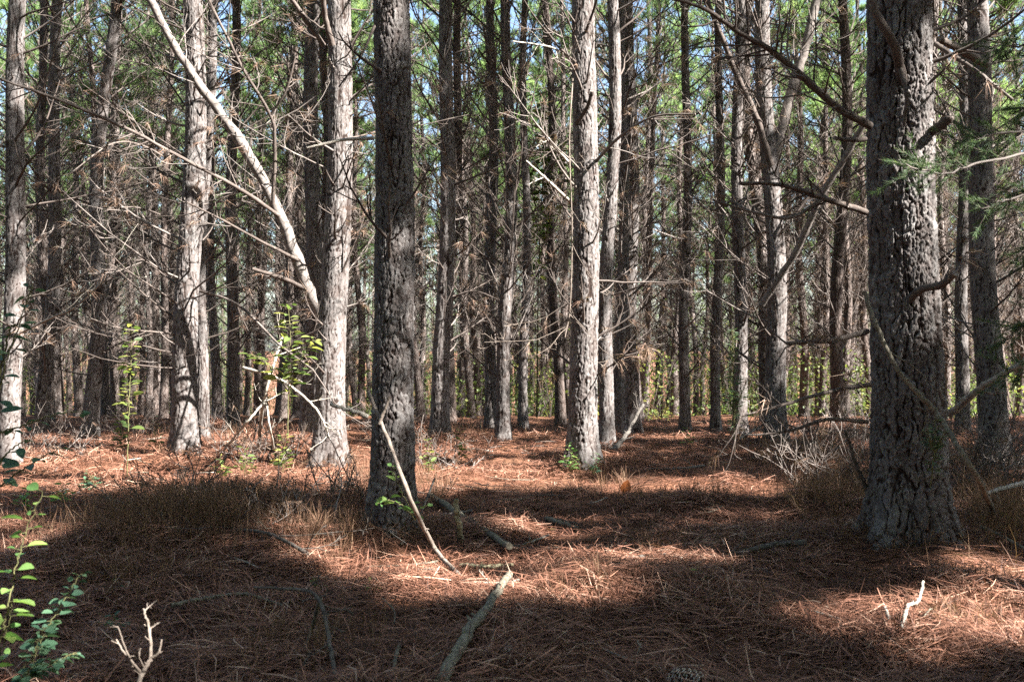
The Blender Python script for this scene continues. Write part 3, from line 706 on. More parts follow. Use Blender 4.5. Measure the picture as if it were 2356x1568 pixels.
def shade_targets(sites):
    tz = rq.uniform(9.0, 13.5, len(SHADE)); Q = SHADE+SUN*((tz-SHADE[:, 2])/SUN[2])[:, None]
    S_ = np.array(sites); out = {i: [] for i in range(len(sites))}
    ok = ~open_to_sun(Q)
    for q_, o_ in zip(Q, ok):
        if not o_: continue
        dd = np.hypot(S_[:, 0]-q_[0], S_[:, 1]-q_[1]); i = int(np.argmin(dd))
        if dd[i] < 3.4: out[i].append(q_)
    return out
def add_shade_limbs(cm, rs2, ax, base, extra):  # limbs and needles added out of view, only to shade chosen spots
    E = np.array(extra); A0 = np.concatenate([ax(E[:, 2]-base[2]-.6), E[:, 2:]-.6], 1); M_ = (A0+E)/2+np.array([0, 0, .1])
    v, q = tubes(np.stack([A0, M_, E], 1), np.tile([[.022, .015, .006]], (len(E), 1)), 3); cm.add(v, q=q, mat=1)
    C = np.repeat(E, 7, 0)+rs2.normal(0, .17, (len(E)*7, 3)); C = C[~open_to_sun(C)]
    if len(C): needles(cm, rs2, C, norm(rs2.normal(0, .6, C.shape)+np.array([0, 0, .5])), 28, .24, .024, .9, mat=0, axis_len=.09)
def shade_pine(x, y, H, seed, extra=()):
    rs2 = np.random.default_rng(seed); base = np.array([x, y, float(ground_z(x, y))]); ax = trunk_axis(base, base+np.array([rs2.normal(0, .2), rs2.normal(0, .2), 8]), H, seed, 0.05)
    root = empty('pine_tree', base, 'tall pine of the surrounding stand beyond the edge of the view', 'pine tree', 'surrounding pines beyond the view')
    z = np.concatenate([np.arange(-0.2, H, 0.4), [H]]); c = ax(np.maximum(z, 0))-base[:2]; mb = MB()
    v, q = tubes(np.concatenate([c, z[:, None]], 1)[None], radius(np.maximum(z, 0), 0.14, H)[None], 14); mb.add(v, q=q)
    mb.build('trunk', BARKFAR, root)
    cm = MB(); crown(cm, rs2, ax, base[2], 7.5, H, 2.3, 84, 16, 26, 0.25, 0.024, gaps=True)
    if len(extra): add_shade_limbs(cm, rs2, ax, base, extra)
    for k in range(len(cm.v)): cm.v[k] = cm.v[k]-base.astype(np.float32)
    cm.build('crown', [GREEN, TWIG], root)
GSP = np.array([gp(cx+o_*rx, cy) for cx, cy, rx, ry in GAPS for o_ in (-.5, 0, .5) if cy > 1000])
k = 0; sites = []; LSP = np.array([l_[0] for l_ in LITSPOTS])
for gy_ in np.arange(-10, 17, 3.1):
    for gx_ in np.arange(3.0, 30, 3.3):
        best = None
        for try_ in range(16):
            x_, y_ = gx_+rs.uniform(-1.3, 1.3), gy_+rs.uniform(-1.3, 1.3)
            dx_, dy_ = x_-LSP[:, 0], y_-LSP[:, 1]; al = dx_*az[0]+dy_*az[1]; pe = np.abs(dx_*az[1]-dy_*az[0])
            bad = int(((al > 0) & (al < 18) & (pe < .42)).sum())*3
            dx_, dy_ = x_-GSP[:, 0], y_-GSP[:, 1]; al = dx_*az[0]+dy_*az[1]; pe = np.abs(dx_*az[1]-dy_*az[0])
            bad += int(((al > 0) & (al < 19) & (pe < .5)).sum())
            if best is None or bad < best[0]: best = (bad, x_, y_)
            if bad == 0: break
        x, y = best[1:]
        if y > 0 and x < 0.60*y+0.8: continue
        if y <= 0 and x < 3.0: continue
        if not free(x, y, 1.8): continue
        # keep only those whose shade can reach the floor in view
        sx, sy = x-az[0]*14, y-az[1]*14
        if sy < 1 or abs(sx) > 0.7*max(sy, 3)+7: continue
        occupied.append((x, y)); sites.append((x, y)); k += 1
hk = list(TREES); ext = shade_targets(sites+[tuple(TREES[h_]['base'][:2]) for h_ in hk])
for j, h_ in enumerate(hk):
    ex = ext[len(sites)+j]
    if not len(ex): continue
    T_ = TREES[h_]; b_ = T_['base']; cm = MB(); add_shade_limbs(cm, T_['rs'], T_['ax'], b_, ex)
    for q_ in range(len(cm.v)): cm.v[q_] = cm.v[q_]-b_.astype(np.float32)
    cm.build('added_shade_limb', [GREEN, TWIG], T_['root'])  # extra out-of-view limbs, added to throw shade
for i, (x, y) in enumerate(sites): shade_pine(x, y, rs.uniform(15, 18), 900+i, ext[i])
print('shade limbs', sum(len(e) for e in ext.values()), 'of', len(SHADE))
for bx in np.arange(-25, 30, 3.5):  # more unseen pines, added to close off skylight behind and beside the camera
    for by in np.arange(-15, 18, 3.5):
        x = bx+rs.uniform(-.8, .8); y = by+rs.uniform(-.8, .8)
        if not (y < -1.5 or abs(x) > 0.60*max(y, 0)+1.6) or abs(x) > 0.6*max(y, 0)+16 or not free(x, y, 2.0): continue
        if any(3.2 < y-az[1]*t_ < 26 and abs(x-az[0]*t_) < 0.55*(y-az[1]*t_)+1.8 for t_ in (8.5, 11, 13.5, 16, 19)): continue      # the gaps in the crowns over there were judged above
        occupied.append((x, y)); k += 1
        stand_pine(x, y, 0.25, rs, 'tall pine of the surrounding stand beyond the edge of the view', 'surrounding pines beyond the view')
print('placed', count, 'stand pines', k, 'shade pines')

# ================================================================== far wood and undergrowth (stuff)
def leaves(mb, rs, P, D, nrm, L, Wd, mat=0, tint=None, fold=0.25):
    n = len(P); D = norm(D); side = norm(np.cross(D, nrm)); up = np.cross(side, D)
    L = L[:, None]; Wd = Wd[:, None]
    rows_ = [(0.0, 0.0), (0.16, .34), (0.42, .5), (0.72, .40), (0.92, .15)]
    curl = rs.uniform(-.06, .22, (n, 1))
    def pt(f, wd, sg): return P+D*L*f+side*Wd*wd*sg+up*(Wd*wd*fold*1.6-L*curl*f*f)
    tip = P+D*L-up*L*curl; mid = P+D*L*.45-up*L*curl*.2
    V = np.stack([P, mid, tip]+[pt(f, w_, -1) for f, w_ in rows_[1:]]+[pt(f, w_, 1) for f, w_ in rows_[1:]], 1); i = np.arange(n)[:, None]*11
    q = np.concatenate([i+np.array(a) for a in ([0, 1, 4, 3], [1, 2, 6, 5], [0, 7, 8, 1], [1, 9, 10, 2])]); t3 = np.concatenate([i+np.array([1, 5, 4]), i+np.array([1, 8, 9])])
    mb.add(V, q=q, t=t3, mat=mat, tint=np.repeat(rs.uniform(0, 1, n) if tint is None else tint, 11))
rs = np.random.default_rng(77)
mb = MB()
for k in range(440):                       # far pines as one mass
    d = math.sqrt(rs.uniform(66**2, 120**2)); x = rs.uniform(-0.6, 0.6)*d
    if k >= 140:  # unseen ring of pines behind the camera, added to block low skylight
        ang = rs.uniform(-0.15, math.pi+.75); rr_ = rs.uniform(24, 42); x, d = rr_*math.cos(ang)-3, -rr_*math.sin(ang)
        if d > -8 and abs(x) < 20: continue
    z = float(ground_z(x, d)); H = rs.uniform(15, 19)
    P = np.array([[[x, d, z], [x+rs.normal(0, .1), d, z+H*.5], [x+rs.normal(0, .3), d, z+H]]]); v, q = tubes(P, np.array([[0.14, 0.1, 0.03]]), 6); mb.add(v, q=q, mat=1)
    n = 70 if k >= 140 else 95; C = np.stack([x+rs.normal(0, 1.1, n), d+rs.normal(0, 1.1, n), z+H*rs.uniform(0.05 if k >= 140 else 0.12, 1.02, n)], 1)
    needles(mb, rs, C, norm(rs.normal(0, 1, (n, 3))+np.array([0, 0, .8])), 12, 0.45, 0.14 if k >= 140 else 0.045, 0.9, mat=0, axis_len=0.2)
tag(mb.build('far_wood', [GREEN, BARKFAR], smooth=False), 'mass of far pines closing the view behind the stand', 'wood', kind='stuff')
mb = MB()
for k in range(900):
    d = math.sqrt(rs.uniform(24**2, 75**2)); x = rs.uniform(-0.58, 0.58)*d
    px = CX+x/d*F
    if px < 820 and d < 42: continue
    z = float(ground_z(x, d)); n = int(rs.integers(60, 210)); hh = rs.uniform(0.6, 5.2)**1.0*(1.0 if d > 36 else 0.4); ww = rs.uniform(0.5, 1.3)
    P = np.stack([x+rs.normal(0, ww*.6, n), d+rs.normal(0, ww*.6, n), z+hh*rs.random(n)**0.8], 1)
    leaves(mb, rs, P, rs.normal(0, 1, (n, 3))+np.array([0, 0, -.2]), rs.normal(0, .6, (n, 3))+np.array([0, 0, 1]), rs.uniform(.05, .12, n), rs.uniform(.035, .08, n), tint=np.clip(rs.normal(rs.uniform(.2, .9), .2, n), 0, 1))
    m = 5; s0 = np.tile([[x, d, z-.05]], (m, 1)); Pg = grow(rs, s0, rs.normal(0, .25, (m, 3))+np.array([0, 0, 1]), np.full(m, hh), 5, 0.05, .1); v, q = tubes(Pg, np.tile(np.linspace(.012, .004, 5)[None], (m, 1)), 3); mb.add(v, q=q, mat=1)
tag(mb.build('undergrowth', [LEAFY, TWIG], smooth=False), 'yellow green leafy undergrowth glowing between the far trunks', 'undergrowth', kind='stuff')

# dry grass and drifts of needles standing on stems
mb = MB(); rs = np.random.default_rng(88)
TUFTS = [(480, 1165, 200, 30, 1300, .30), (330, 1260, 160, 40, 1200, .28), (2320, 1240, 60, 60, 900, .4), (1960, 1120, 60, 40, 900, .35), (1480, 1150, 90, 14, 300, .18), (430, 1235, 210, 60, 2600, .34), (620, 1200, 120, 60, 900, .28), (740, 1265, 90, 50, 1100, .24), (840, 1130, 60, 90, 700, .3), (1000, 1130, 60, 60, 500, .25), (1620, 1165, 90, 20, 350, .22), (1420, 1110, 60, 15, 200, .2),
         (1900, 1170, 110, 60, 1500, .30), (2290, 1170, 80, 60, 1500, .38), (1520, 1270, 60, 25, 250, .2), (1330, 1400, 70, 25, 300, .16), (2080, 1270, 110, 12, 600, .22), (650, 1490, 200, 60, 700, .2), (300, 1330, 200, 60, 900, .22), (1780, 1290, 40, 10, 150, .2), (2200, 1440, 120, 50, 300, .16), (150, 1250, 150, 60, 700, .25), (1850, 1060, 160, 30, 900, .35), (2250, 1060, 90, 40, 900, .4), (520, 1000, 250, 16, 600, .3), (1050, 990, 120, 10, 300, .3)]
for cx, cy, rx, ry, n, ln in TUFTS:
    px = cx+rs.normal(0, .45, n)*rx; py = np.maximum(cy+rs.normal(0, .45, n)*ry, 960)
    d = CAM_H*F/(py-CY); x = (px-CX)/F*d; z = ground_z(x, d)
    # gather into tussocks
    tx = np.round(x/0.22)*0.22+rs.normal(0, .035, n); ty = np.round(d/0.22)*0.22+rs.normal(0, .035, n)
    P0 = np.stack([tx, ty, ground_z(tx, ty)-0.01], 1)
    P = grow(rs, P0, rs.normal(0, .38, (n, 3))+np.array([0, 0, 1.]), ln*rs.uniform(.35, 1.15, n), 4, -0.16, .14)
    w = np.array([.0032, .003, .0022, .0008]); sd = norm(rs.normal(0, 1, (n, 1, 3))*np.array([1, 1, .2]))
    V = np.stack([P-sd*w[None, :, None]*.6, P+sd*w[None, :, None]*.6], 2)      # n,4,2,3
    i = np.arange(n)[:, None]*8; q = np.concatenate([i+np.array([2*k, 2*k+1, 2*k+3, 2*k+2]) for k in range(3)])
    mb.add(V, q=q, tint=np.repeat(rs.beta(2, 2.2, n), 8))
for cx, cy, wv in ((903, 1240, 94), (2090, 1272, 158), (757, 1068, 62), (426, 1052, 52), (1340, 1078, 58), (1012, 1008, 36)):
    b0 = gp(cx, cy); n = 900 if wv > 90 else 450; r0 = wv/F*b0[1]/2*1.25; a = rs.uniform(0, 6.283, n); rr_ = r0+rs.exponential(.07, n)
    P0 = np.stack([b0[0]+np.cos(a)*rr_, b0[1]+np.sin(a)*rr_, np.zeros(n)], 1); P0[:, 2] = ground_z(P0[:, 0], P0[:, 1])+rs.uniform(-.01, .05, n)
    D = np.stack([-np.cos(a)*.5+rs.normal(0, .6, n), -np.sin(a)*.5+rs.normal(0, .6, n), rs.uniform(0, 1.3, n)], 1)
    P = grow(rs, P0, D, rs.uniform(.08, .24, n), 4, -.25, .1); w = np.array([.003, .003, .0025, .001]); sd = norm(rs.normal(0, 1, (n, 1, 3)))
    V = np.stack([P-sd*w[None, :, None]*.7, P+sd*w[None, :, None]*.7], 2); i = np.arange(n)[:, None]*8
    mb.add(V, q=np.concatenate([i+np.array([2*k, 2*k+1, 2*k+3, 2*k+2]) for k in range(3)]), tint=np.repeat(rs.beta(2, 2, n), 8))
tag(mb.build('dry_grass', DRYGRASS, smooth=False), 'wispy tussocks of dry brown grass and caught needles on the floor', 'dry grass', kind='stuff')

mb = MB(); rs = np.random.default_rng(66); n = 420
d_ = np.sqrt(rs.uniform(4**2, 15**2, n)); x_ = rs.uniform(-.53, .53, n)*d_; left = rs.random(n) < .5; x_ = np.where(left, -np.abs(x_), x_)
leaves(mb, rs, np.stack([x_, d_, ground_z(x_, d_)+rs.uniform(.015, .05, n)], 1), np.stack([rs.normal(0, 1, n), rs.normal(0, 1, n), rs.normal(0, .25, n)], 1), rs.normal(0, .35, (n, 3))+np.array([0, 0, 1.]), rs.uniform(.025, .07, n), rs.uniform(.012, .045, n))
tag(mb.build('leaf_litter', BROWN), 'dry tan broadleaf flakes and bark chips strewn over the needle carpet', 'leaf litter', kind='stuff')
# ================================================================== STICKS AND LOGS
def stick(name, pts, r0, r1, label, cat, mat, ntw=0, prongs=(), group=None, twl=0.3, seed=0, sides=9):
    """pts: (px, py, lift) rest on the ground plane raised by lift, or (px, py, None, depth)"""
    rs = np.random.default_rng(int(pts[0][0]*7+pts[0][1])+seed)
    def w(p):
        if len(p) == 4: return at(p[0], p[1], p[3])
        q = gp(p[0], p[1], p[2]); q[2] += (.022 if p[2] < .12 else 0)+ float(ground_z(q[0], q[1]))*(1 if p[2] < 0.12 else 0); return q
    C = np.array([w(p) for p in pts]); base = C[-1].copy() if C[-1][2] < C[0][2] else C[0].copy()
    P = smooth_path(C, 8*len(pts), rs, r0*0.35); n = len(P)
    bm = MB(); rad = np.linspace(r0, r1, n)*(1+0.09*(fbm(np.arange(n)*.6+seed, np.full(n, 3.3), 3)-.5)*2+rs.normal(0, .03, n))
    v, q = tubes(P[None]-base, rad[None], sides); bm.add(v, q=q, tint=np.full(len(v), rs.uniform(.3, .8)))
    end_cap(bm, P[-1]-base, sides)
    f = v[:sides]; bm.add(np.concatenate([f, [P[0]-base]]), t=[[(i+1) % sides, i, sides] for i in range(sides)])
    twigs_on(bm, rs, P-base, r0, ntw, twl, 0.0, 1)
    # knots
    for t in rs.uniform(.1, .9, max(1, len(pts)-1)):
        i = int(t*(n-2)); T = norm(P[i+1]-P[i]); pr = perp_rand(rs, T[None])[0]
        if pr[2] < 0: pr = -pr
        kp = np.stack([P[i]-base, P[i]-base+pr*rad[i]*1.3+T*rad[i]*.5, P[i]-base+pr*rad[i]*2.0+T*rad[i]]); v, q = tubes(kp[None], (rad[i]*np.array([[.5, .35, .22]])), 6); bm.add(v, q=q); end_cap(bm, kp[-1], 6)
    o = bm.build(name, [mat, BROWN]); o.location = base
    tag(o, label, cat, group)
    for pp, a, b in prongs:
        C2 = np.array([w(p) for p in pp]); P2 = smooth_path(C2, 8*len(pp), rs, a*.3); pm = MB(); v, q = tubes((P2-base)[None], np.linspace(a, b, len(P2))[None], 7); pm.add(v, q=q); end_cap(pm, P2[-1]-base, 7)
        twigs_on(pm, rs, P2-base, a, 1 if ntw else 0, twl, 0, 1)
        pm.build('prong', [mat, BROWN], o)
    return o
stick('fallen_branch', [(1015, 1600, .06), (1075, 1490, .075), (1118, 1425, .08), (1172, 1345, .09)], .027, .020, 'thick pale fallen branch with lichen, pointing away at the bottom of the view', 'branch', LOGB)
stick('leaning_stick', [(848, 900, None, 6.62), (892, 1010, None, 6.45), (942, 1140, None, 6.2), (1000, 1262, .04), (1062, 1335, .02)], .012, .017, 'bare forked stick leaning against the dark rough middle pine', 'stick', WOOD, 0,
      [([(896, 912, None, 6.5), (884, 945, None, 6.5), (872, 975, None, 6.5)], .009, .012)])
stick('fallen_branch', [(992, 1140, None, 8.75), (1172, 1256, None, 6.62)], .026, .023, 'straight grey log behind the leaning stick, cut end facing out', 'branch', LOGB)
stick('broken_stub', [(1060, 1258, -.02), (1056, 1205, None, 6.77), (1049, 1148, None, 6.78)], .022, .018, 'upright broken yellowish stub standing in the needles', 'stub', MOSSY)
stick('fallen_branch', [(1438, 1292, .03), (1560, 1286, .03), (1660, 1280, .04), (1760, 1262, .07), (1855, 1252, .10)], .013, .020, 'long thin dark branch lying across the open floor, before the massive pine', 'branch', DARKW, 3)
stick('short_stick', [(1258, 1185, .03), (1330, 1206, .02)], .022, .014, 'short pale broken stick end in the middle of the floor', 'stick', LOGB)
stick('fallen_branch', [(1060, 1296, .0), (1120, 1301, .01), (1180, 1297, .0)], .016, .012, 'short rotten branch piece in the lit needles', 'branch', MOSSY)
stick('fallen_branch', [(948, 1192, .06), (1010, 1178, .06), (1085, 1165, .06)], .020, .012, 'dark thin branch crossing the straight grey log', 'branch', DARKW)
stick('fallen_branch', [(1125, 1228, .02), (1200, 1246, .02), (1290, 1256, .02)], .012, .009, 'thin grey branch lying right of the straight grey log', 'branch', LOGB)
stick('fallen_branch', [(395, 1388, .06), (460, 1374, .06), (560, 1368, .06), (650, 1385, .05)], .011, .008, 'pale curved twiggy branch in the dark foreground litter', 'branch', LOGB, 5)
stick('arching_branch', [(585, 1350, None, 4.4), (650, 1353, None, 4.37), (695, 1356, None, 4.34), (725, 1368, None, 4.3), (741, 1395, None, 4.25), (752, 1440, None, 4.2), (764, 1510, None, 4.1), (778, 1590, None, 4.0)], .006, .010, 'dark arching dead branch in the foreground, bent like a hook', 'branch', DARKW, 6)
stick('dead_twig', [(738, 1375, None, 4.5), (712, 1460, .03), (680, 1555, .02)], .009, .008, 'grey straight dead stick beside the hooked branch', 'stick', LOGB)
stick('bare_forked_twig', [(312, 1590, None, 3.6), (328, 1545, None, 3.62), (346, 1510, None, 3.65), (342, 1440, None, 3.7), (330, 1400, None, 3.75)], .010, .004, 'pale bare twig with antler like forks at the bottom edge', 'twig', WOOD, 5,
      [([(326, 1548, None, 3.62), (296, 1508, None, 3.6), (270, 1440, None, 3.55)], .0055, .003), ([(344, 1515, None, 3.65), (365, 1500, None, 3.65), (372, 1470, None, 3.68)], .006, .003), ([(300, 1512, None, 3.6), (285, 1500, None, 3.62), (268, 1470, None, 3.65)], .005, .003)], twl=.25)
stick('dead_twig', [(2076, 1496, .02), (2088, 1445, .03), (2112, 1405, .06), (2124, 1350, .1)], .010, .007, 'white crooked twig standing out below the massive pine', 'twig', PALE)
stick('dead_twig', [(2033, 1412, .03), (2046, 1470, .02)], .008, .007, 'short white twig just left of the crooked white twig', 'twig', PALE)
stick('dead_twig', [(1850, 1428, .02), (1890, 1442, .02), (1934, 1456, .02)], .007, .006, 'thin pale straight twig lying on the open needles', 'twig', PALE)
stick('fallen_branch', [(2258, 1240, .04), (2310, 1260, .04), (2380, 1285, .04)], .014, .012, 'grey branch on the floor running off the edge below the massive pine', 'branch', LOGB)
stick('fallen_branch', [(2262, 1138, .25), (2310, 1122, .28), (2375, 1103, .3)], .016, .016, 'bright sunlit stick poking from the dry grass at the picture edge', 'branch', PALE, 2)
stick('fallen_branch', [(2185, 955, None, 6.9), (2240, 905, None, 6.7), (2312, 858, None, 6.5), (2380, 820, None, 6.4)], .026, .018, 'pale leaning branch rising to the picture edge beside the massive pine', 'branch', PALE, 5)
stick('leaning_stick', [(1988, 670, None, 6.1), (2020, 760, None, 6.05), (2065, 850, None, 6.0), (2120, 915, None, 6.0), (2155, 950, None, 6.0), (2260, 1120, None, 5.9), (2290, 1190, .0)], .014, .018, 'grey stick leaning diagonally across the massive trunk', 'stick', LOGB, 3)
stick('fallen_branch', [(416, 1130, .18), (470, 1175, .16), (530, 1213, .12), (620, 1255, .08), (708, 1290, .05)], .008, .013, 'long thin dark branch slanting over the dry grass mound', 'branch', DARKW, 6)
stick('fallen_branch', [(1410, 1035, .03), (1440, 1000, None, 13), (1480, 930, None, 13.3)], .035, .022, 'grey fallen branch propped against the foot of the grey brown pine', 'branch', DARKW, 3)
stick('dead_stick', [(595, 1035, .03), (607, 920, None, 11), (650, 775, None, 11.2)], .022, .014, 'pale upright dead stick in the broken brush heap', 'stick', PALE, 4)
stick('dead_stick', [(508, 1048, .05), (560, 980, None, 10.9), (612, 920, None, 11)], .014, .012, 'pale sloping dead stick on the near side of the brush heap', 'stick', PALE, 2)
stick('dead_stick', [(635, 1050, .03), (622, 990, None, 11), (612, 915, None, 11.1)], .014, .010, 'thin dead stick crossing the upright one in the brush heap', 'stick', PALE, 2)
stick('dead_stick', [(560, 845, None, 11.2), (640, 870, None, 11), (725, 938, None, 10.8), (760, 1010, None, 10.8)], .018, .010, 'bleached branch lying slanted in front of the forked white pine', 'branch', PALE, 5)
stick('dead_stick', [(846, 958, None, 6.9), (810, 945, None, 6.9), (760, 930, None, 6.9)], .018, .012, 'bleached side stick poking out left of the dark middle pine', 'stick', PALE, 1)
stick('fallen_branch', [(1620, 1075, .03), (1560, 1085, .03), (1490, 1075, .03)], .014, .008, 'thin dark fallen branch on the shaded strip beyond the open floor', 'branch', DARKW, 3)
stick('fallen_branch', [(1700, 1015, .04), (1735, 990, .12), (1770, 965, None, 13.4)], .02, .012, 'white curved dead branch at the foot of the split pine', 'branch', PALE, 4)
stick('dead_stick', [(1996, 1130, None, 6.7), (1968, 1060, None, 6.6), (1945, 990, None, 6.5)], .016, .008, 'thin dark stick rising beside the massive trunk base', 'stick', DARKW, 2)
stick('dead_twig', [(920, 1480, None, 4.4), (912, 1530, .03), (905, 1580, .02)], .008, .010, 'grey upright twig left of the thick pale fallen branch', 'twig', LOGB)
stick('dead_stick', [(1000, 1100, None, 8), (960, 1190, .05), (925, 1260, .02)], .008, .01, 'thin dark stick on the needles right at the foot of the middle pine', 'stick', DARKW, 2)
rs = np.random.default_rng(4)
for k in range(130):
    d = math.sqrt(rs.uniform(4.2**2, 15**2)); x = rs.uniform(-.52, .52)*d; px = CX+x/d*F; py = CY+CAM_H/d*F
    a = rs.uniform(0, 3.14); L = rs.uniform(.15, .5)*F/d
    dx, dy = math.cos(a)*L*.5, math.sin(a)*L*.5*CAM_H/d
    o = stick('loose_twig', [(px-dx, py-dy, .018), (px+rs.normal(0, 6), py, .03), (px+dx, py+dy, .018)], rs.uniform(.004, .009), .003, 'thin loose twig dropped on the needle litter', 'twig', [LOGB, PALE, DARKW][k % 3], int(rs.integers(0, 3)), group='loose twigs on the litter', seed=k, sides=5)

def brush(px, py, h, n, label, spread=.5, seed=0):
    rs = np.random.default_rng(600+seed); p = gp(px, py); p[2] = float(ground_z(p[0], p[1]))
    n = int(n*2.4); bm = MB(); P0 = np.stack([rs.normal(0, spread*.5, n), rs.normal(0, spread*.3, n), np.zeros(n)-.01], 1)
    P0[:, 2] += ground_z(P0[:, 0]+p[0], P0[:, 1]+p[1])-p[2]
    D = np.stack([rs.normal(0, .6, n), rs.normal(0, .6, n), rs.uniform(.4, 1.2, n)], 1)
    dead_limbs(bm, rs, P0, D, h*rs.uniform(.5, 1.2, n), rs.uniform(.003, .007, n), -.02, 4, .12, S=4, K=7, sub=2, wob=.12)
    o = bm.build('dead_bush', [TWIG, BROWN]); o.location = p; tag(o, label, 'dead bush', 'leafless brush clumps')
for i, a in enumerate(((800, 1150, .55, 12, 'dark leafless brush clump left of the dark middle pine foot'), (1000, 1070, .6, 10, 'bare twiggy bush right behind the dark middle pine'), (560, 1060, .8, 10, 'pale bare brush between the shadow crossed pine and the forked pine'), (680, 1060, .6, 9, 'tangle of bare stems at the left foot of the forked white pine'),
        (2260, 1120, .9, 20, 'dense bare brush right of the massive trunk foot'), (2330, 1080, 1.0, 16, 'dry leafless bush at the picture edge below the cedar'), (1920, 1130, .8, 16, 'bare brush on the shaded left side of the massive trunk foot'), (1830, 1060, .7, 14, 'dry brush before the foot of the split pine'), (1740, 1020, .6, 10, 'wispy brush by the white curved branch at the split pine'),
        (430, 1190, .6, 16, 'dark dead stems rising from the dry grass mound'), (620, 1225, .4, 10, 'low dead stems at the end of the dry grass mound'), (130, 1050, .7, 12, 'bare brush under the dark leaved sapling'), (330, 985, .8, 12, 'brown brush heap behind the lone slim sapling'), (900, 985, .7, 10, 'thin brush behind the dark middle pine'), (1110, 975, .6, 9, 'low brush around the foot of the crook based pine'), (1950, 1010, 1.0, 14, 'brush in the shade behind the massive trunk'), (2190, 990, 1.0, 14, 'brush between the massive trunk and the thick pine behind it'))):
    brush(*a, seed=i)
# ================================================================== GREEN PLANTS
def plant(name, stems, label, cat, mat, leaf_l, leaf_w, per_m=26, stem_r=.005, seed=0, droop=.25, cluster=1, stem_mat=None, group=None, tmin=.2):
    rs = np.random.default_rng(seed+int(abs(stems[0][0][0]))); base = None
    sm = []
    for pts in stems:
        C = np.array([at(*p) if len(p) == 3 else gp(*p) for p in pts]); sm.append(smooth_path(C, 10*len(pts), rs, .006))
    base = sm[0][0].copy()
    root = empty(name, base, label, cat, group)
    for P in sm:
        L = np.linalg.norm(np.diff(P, axis=0), axis=1).sum(); n = max(4, int(L*per_m))
        st = MB(); v, q = tubes((P-base)[None], np.linspace(stem_r, stem_r*.35, len(P))[None], 6); st.add(v, q=q); st.build('stem', stem_mat or STEM, root)
        fm = MB()
        t = np.clip(np.linspace(tmin, 1, n)+rs.normal(0, .015, n), 0, 1); c, T = interp(np.repeat((P-base)[None], n, 0), t)
        for j in range(cluster):
            a = np.arange(n)*2.4+j*2.2+rs.normal(0, .4, n)
            h = np.stack([np.cos(a), np.sin(a), np.zeros(n)], 1)
            D = norm(h+T*.35+np.array([0, 0, -droop])+rs.normal(0, .15, (n, 3)))
            pet = c+D*leaf_l*.25
            pp = np.stack([c, (c+pet)/2, pet], 1); v, q = tubes(pp, np.full((n, 3), stem_r*.28+.0005), 3); fm.add(v, q=q, mat=1)
            sz = rs.uniform(.4, 1.2, n)*(1.15-.5*t)
            leaves(fm, rs, pet, D, norm(np.array([0, 0, 1.])+rs.normal(0, .45, (n, 3))), leaf_l*sz, leaf_w*sz, tint=np.clip(rs.normal(.5, .32, n), 0, 1))
        fm.build('foliage', [mat, stem_mat or STEM], root)
    return root
plant('leafy_shrub', [[(-30, 1560, 3.55), (10, 1440, 3.5), (30, 1330, 3.5), (60, 1225, 3.5), (98, 1130, 3.5)], [(-30, 1560, 3.55), (5, 1490, 3.5), (30, 1380, 3.45)]], 'bright green leafy shrub stem with rounded leaves at the picture edge', 'shrub', LEAF, .085, .056, 30, .0035, 1)
plant('leafy_shrub', [[(30, 1575, 3.7), (90, 1480, 3.7), (135, 1400, 3.75), (185, 1320, 3.8)], [(30, 1575, 3.7), (110, 1530, 3.65), (175, 1500, 3.7)], [(30, 1575, 3.7), (70, 1540, 3.6), (100, 1440, 3.6)]], 'shaded blue green shrub with small oval leaves below the bright stem', 'shrub', LEAFB, .055, .037, 52, .003, 2, cluster=2)
plant('tall_sapling', [[(-40, 1250, 5.2), (-20, 1000, 5.1), (10, 850, 5.0), (50, 730, 5.0), (75, 660, 5.0)], [(-20, 1000, 5.1), (50, 980, 5.0), (120, 955, 4.9), (190, 945, 4.9)], [(-40, 1150, 5.2), (50, 1080, 5.0), (140, 1030, 4.9)], [(-20, 950, 5.1), (20, 770, 5.0), (40, 745, 5.0)], [(-30, 1100, 5.1), (30, 1030, 5.1), (70, 1010, 5.2)]], 'dark leaved sapling hanging into the view at the picture edge above the shrubs', 'sapling', LEAFB, .10, .055, 16, .006, 3)
plant('slim_sapling', [[(292, 1098, 10.2), (296, 950, 10.1), (300, 850, 10.1), (303, 745, 10.0)]], 'slender lone sapling with yellow green leaves up its straight stem', 'sapling', LEAFY, .13, .065, 18, .006, 4, cluster=2, tmin=.25)
plant('slim_sapling', [[(662, 1010, 10.6), (664, 880, 10.5), (668, 780, 10.4), (664, 700, 10.4)], [(664, 900, 10.5), (690, 830, 10.4), (722, 775, 10.3)], [(664, 900, 10.5), (620, 840, 10.4), (580, 815, 10.3)]], 'yellow green sapling glowing in front of the forked white pine', 'sapling', LEAFY, .16, .072, 18, .006, 5, cluster=2, tmin=.25)
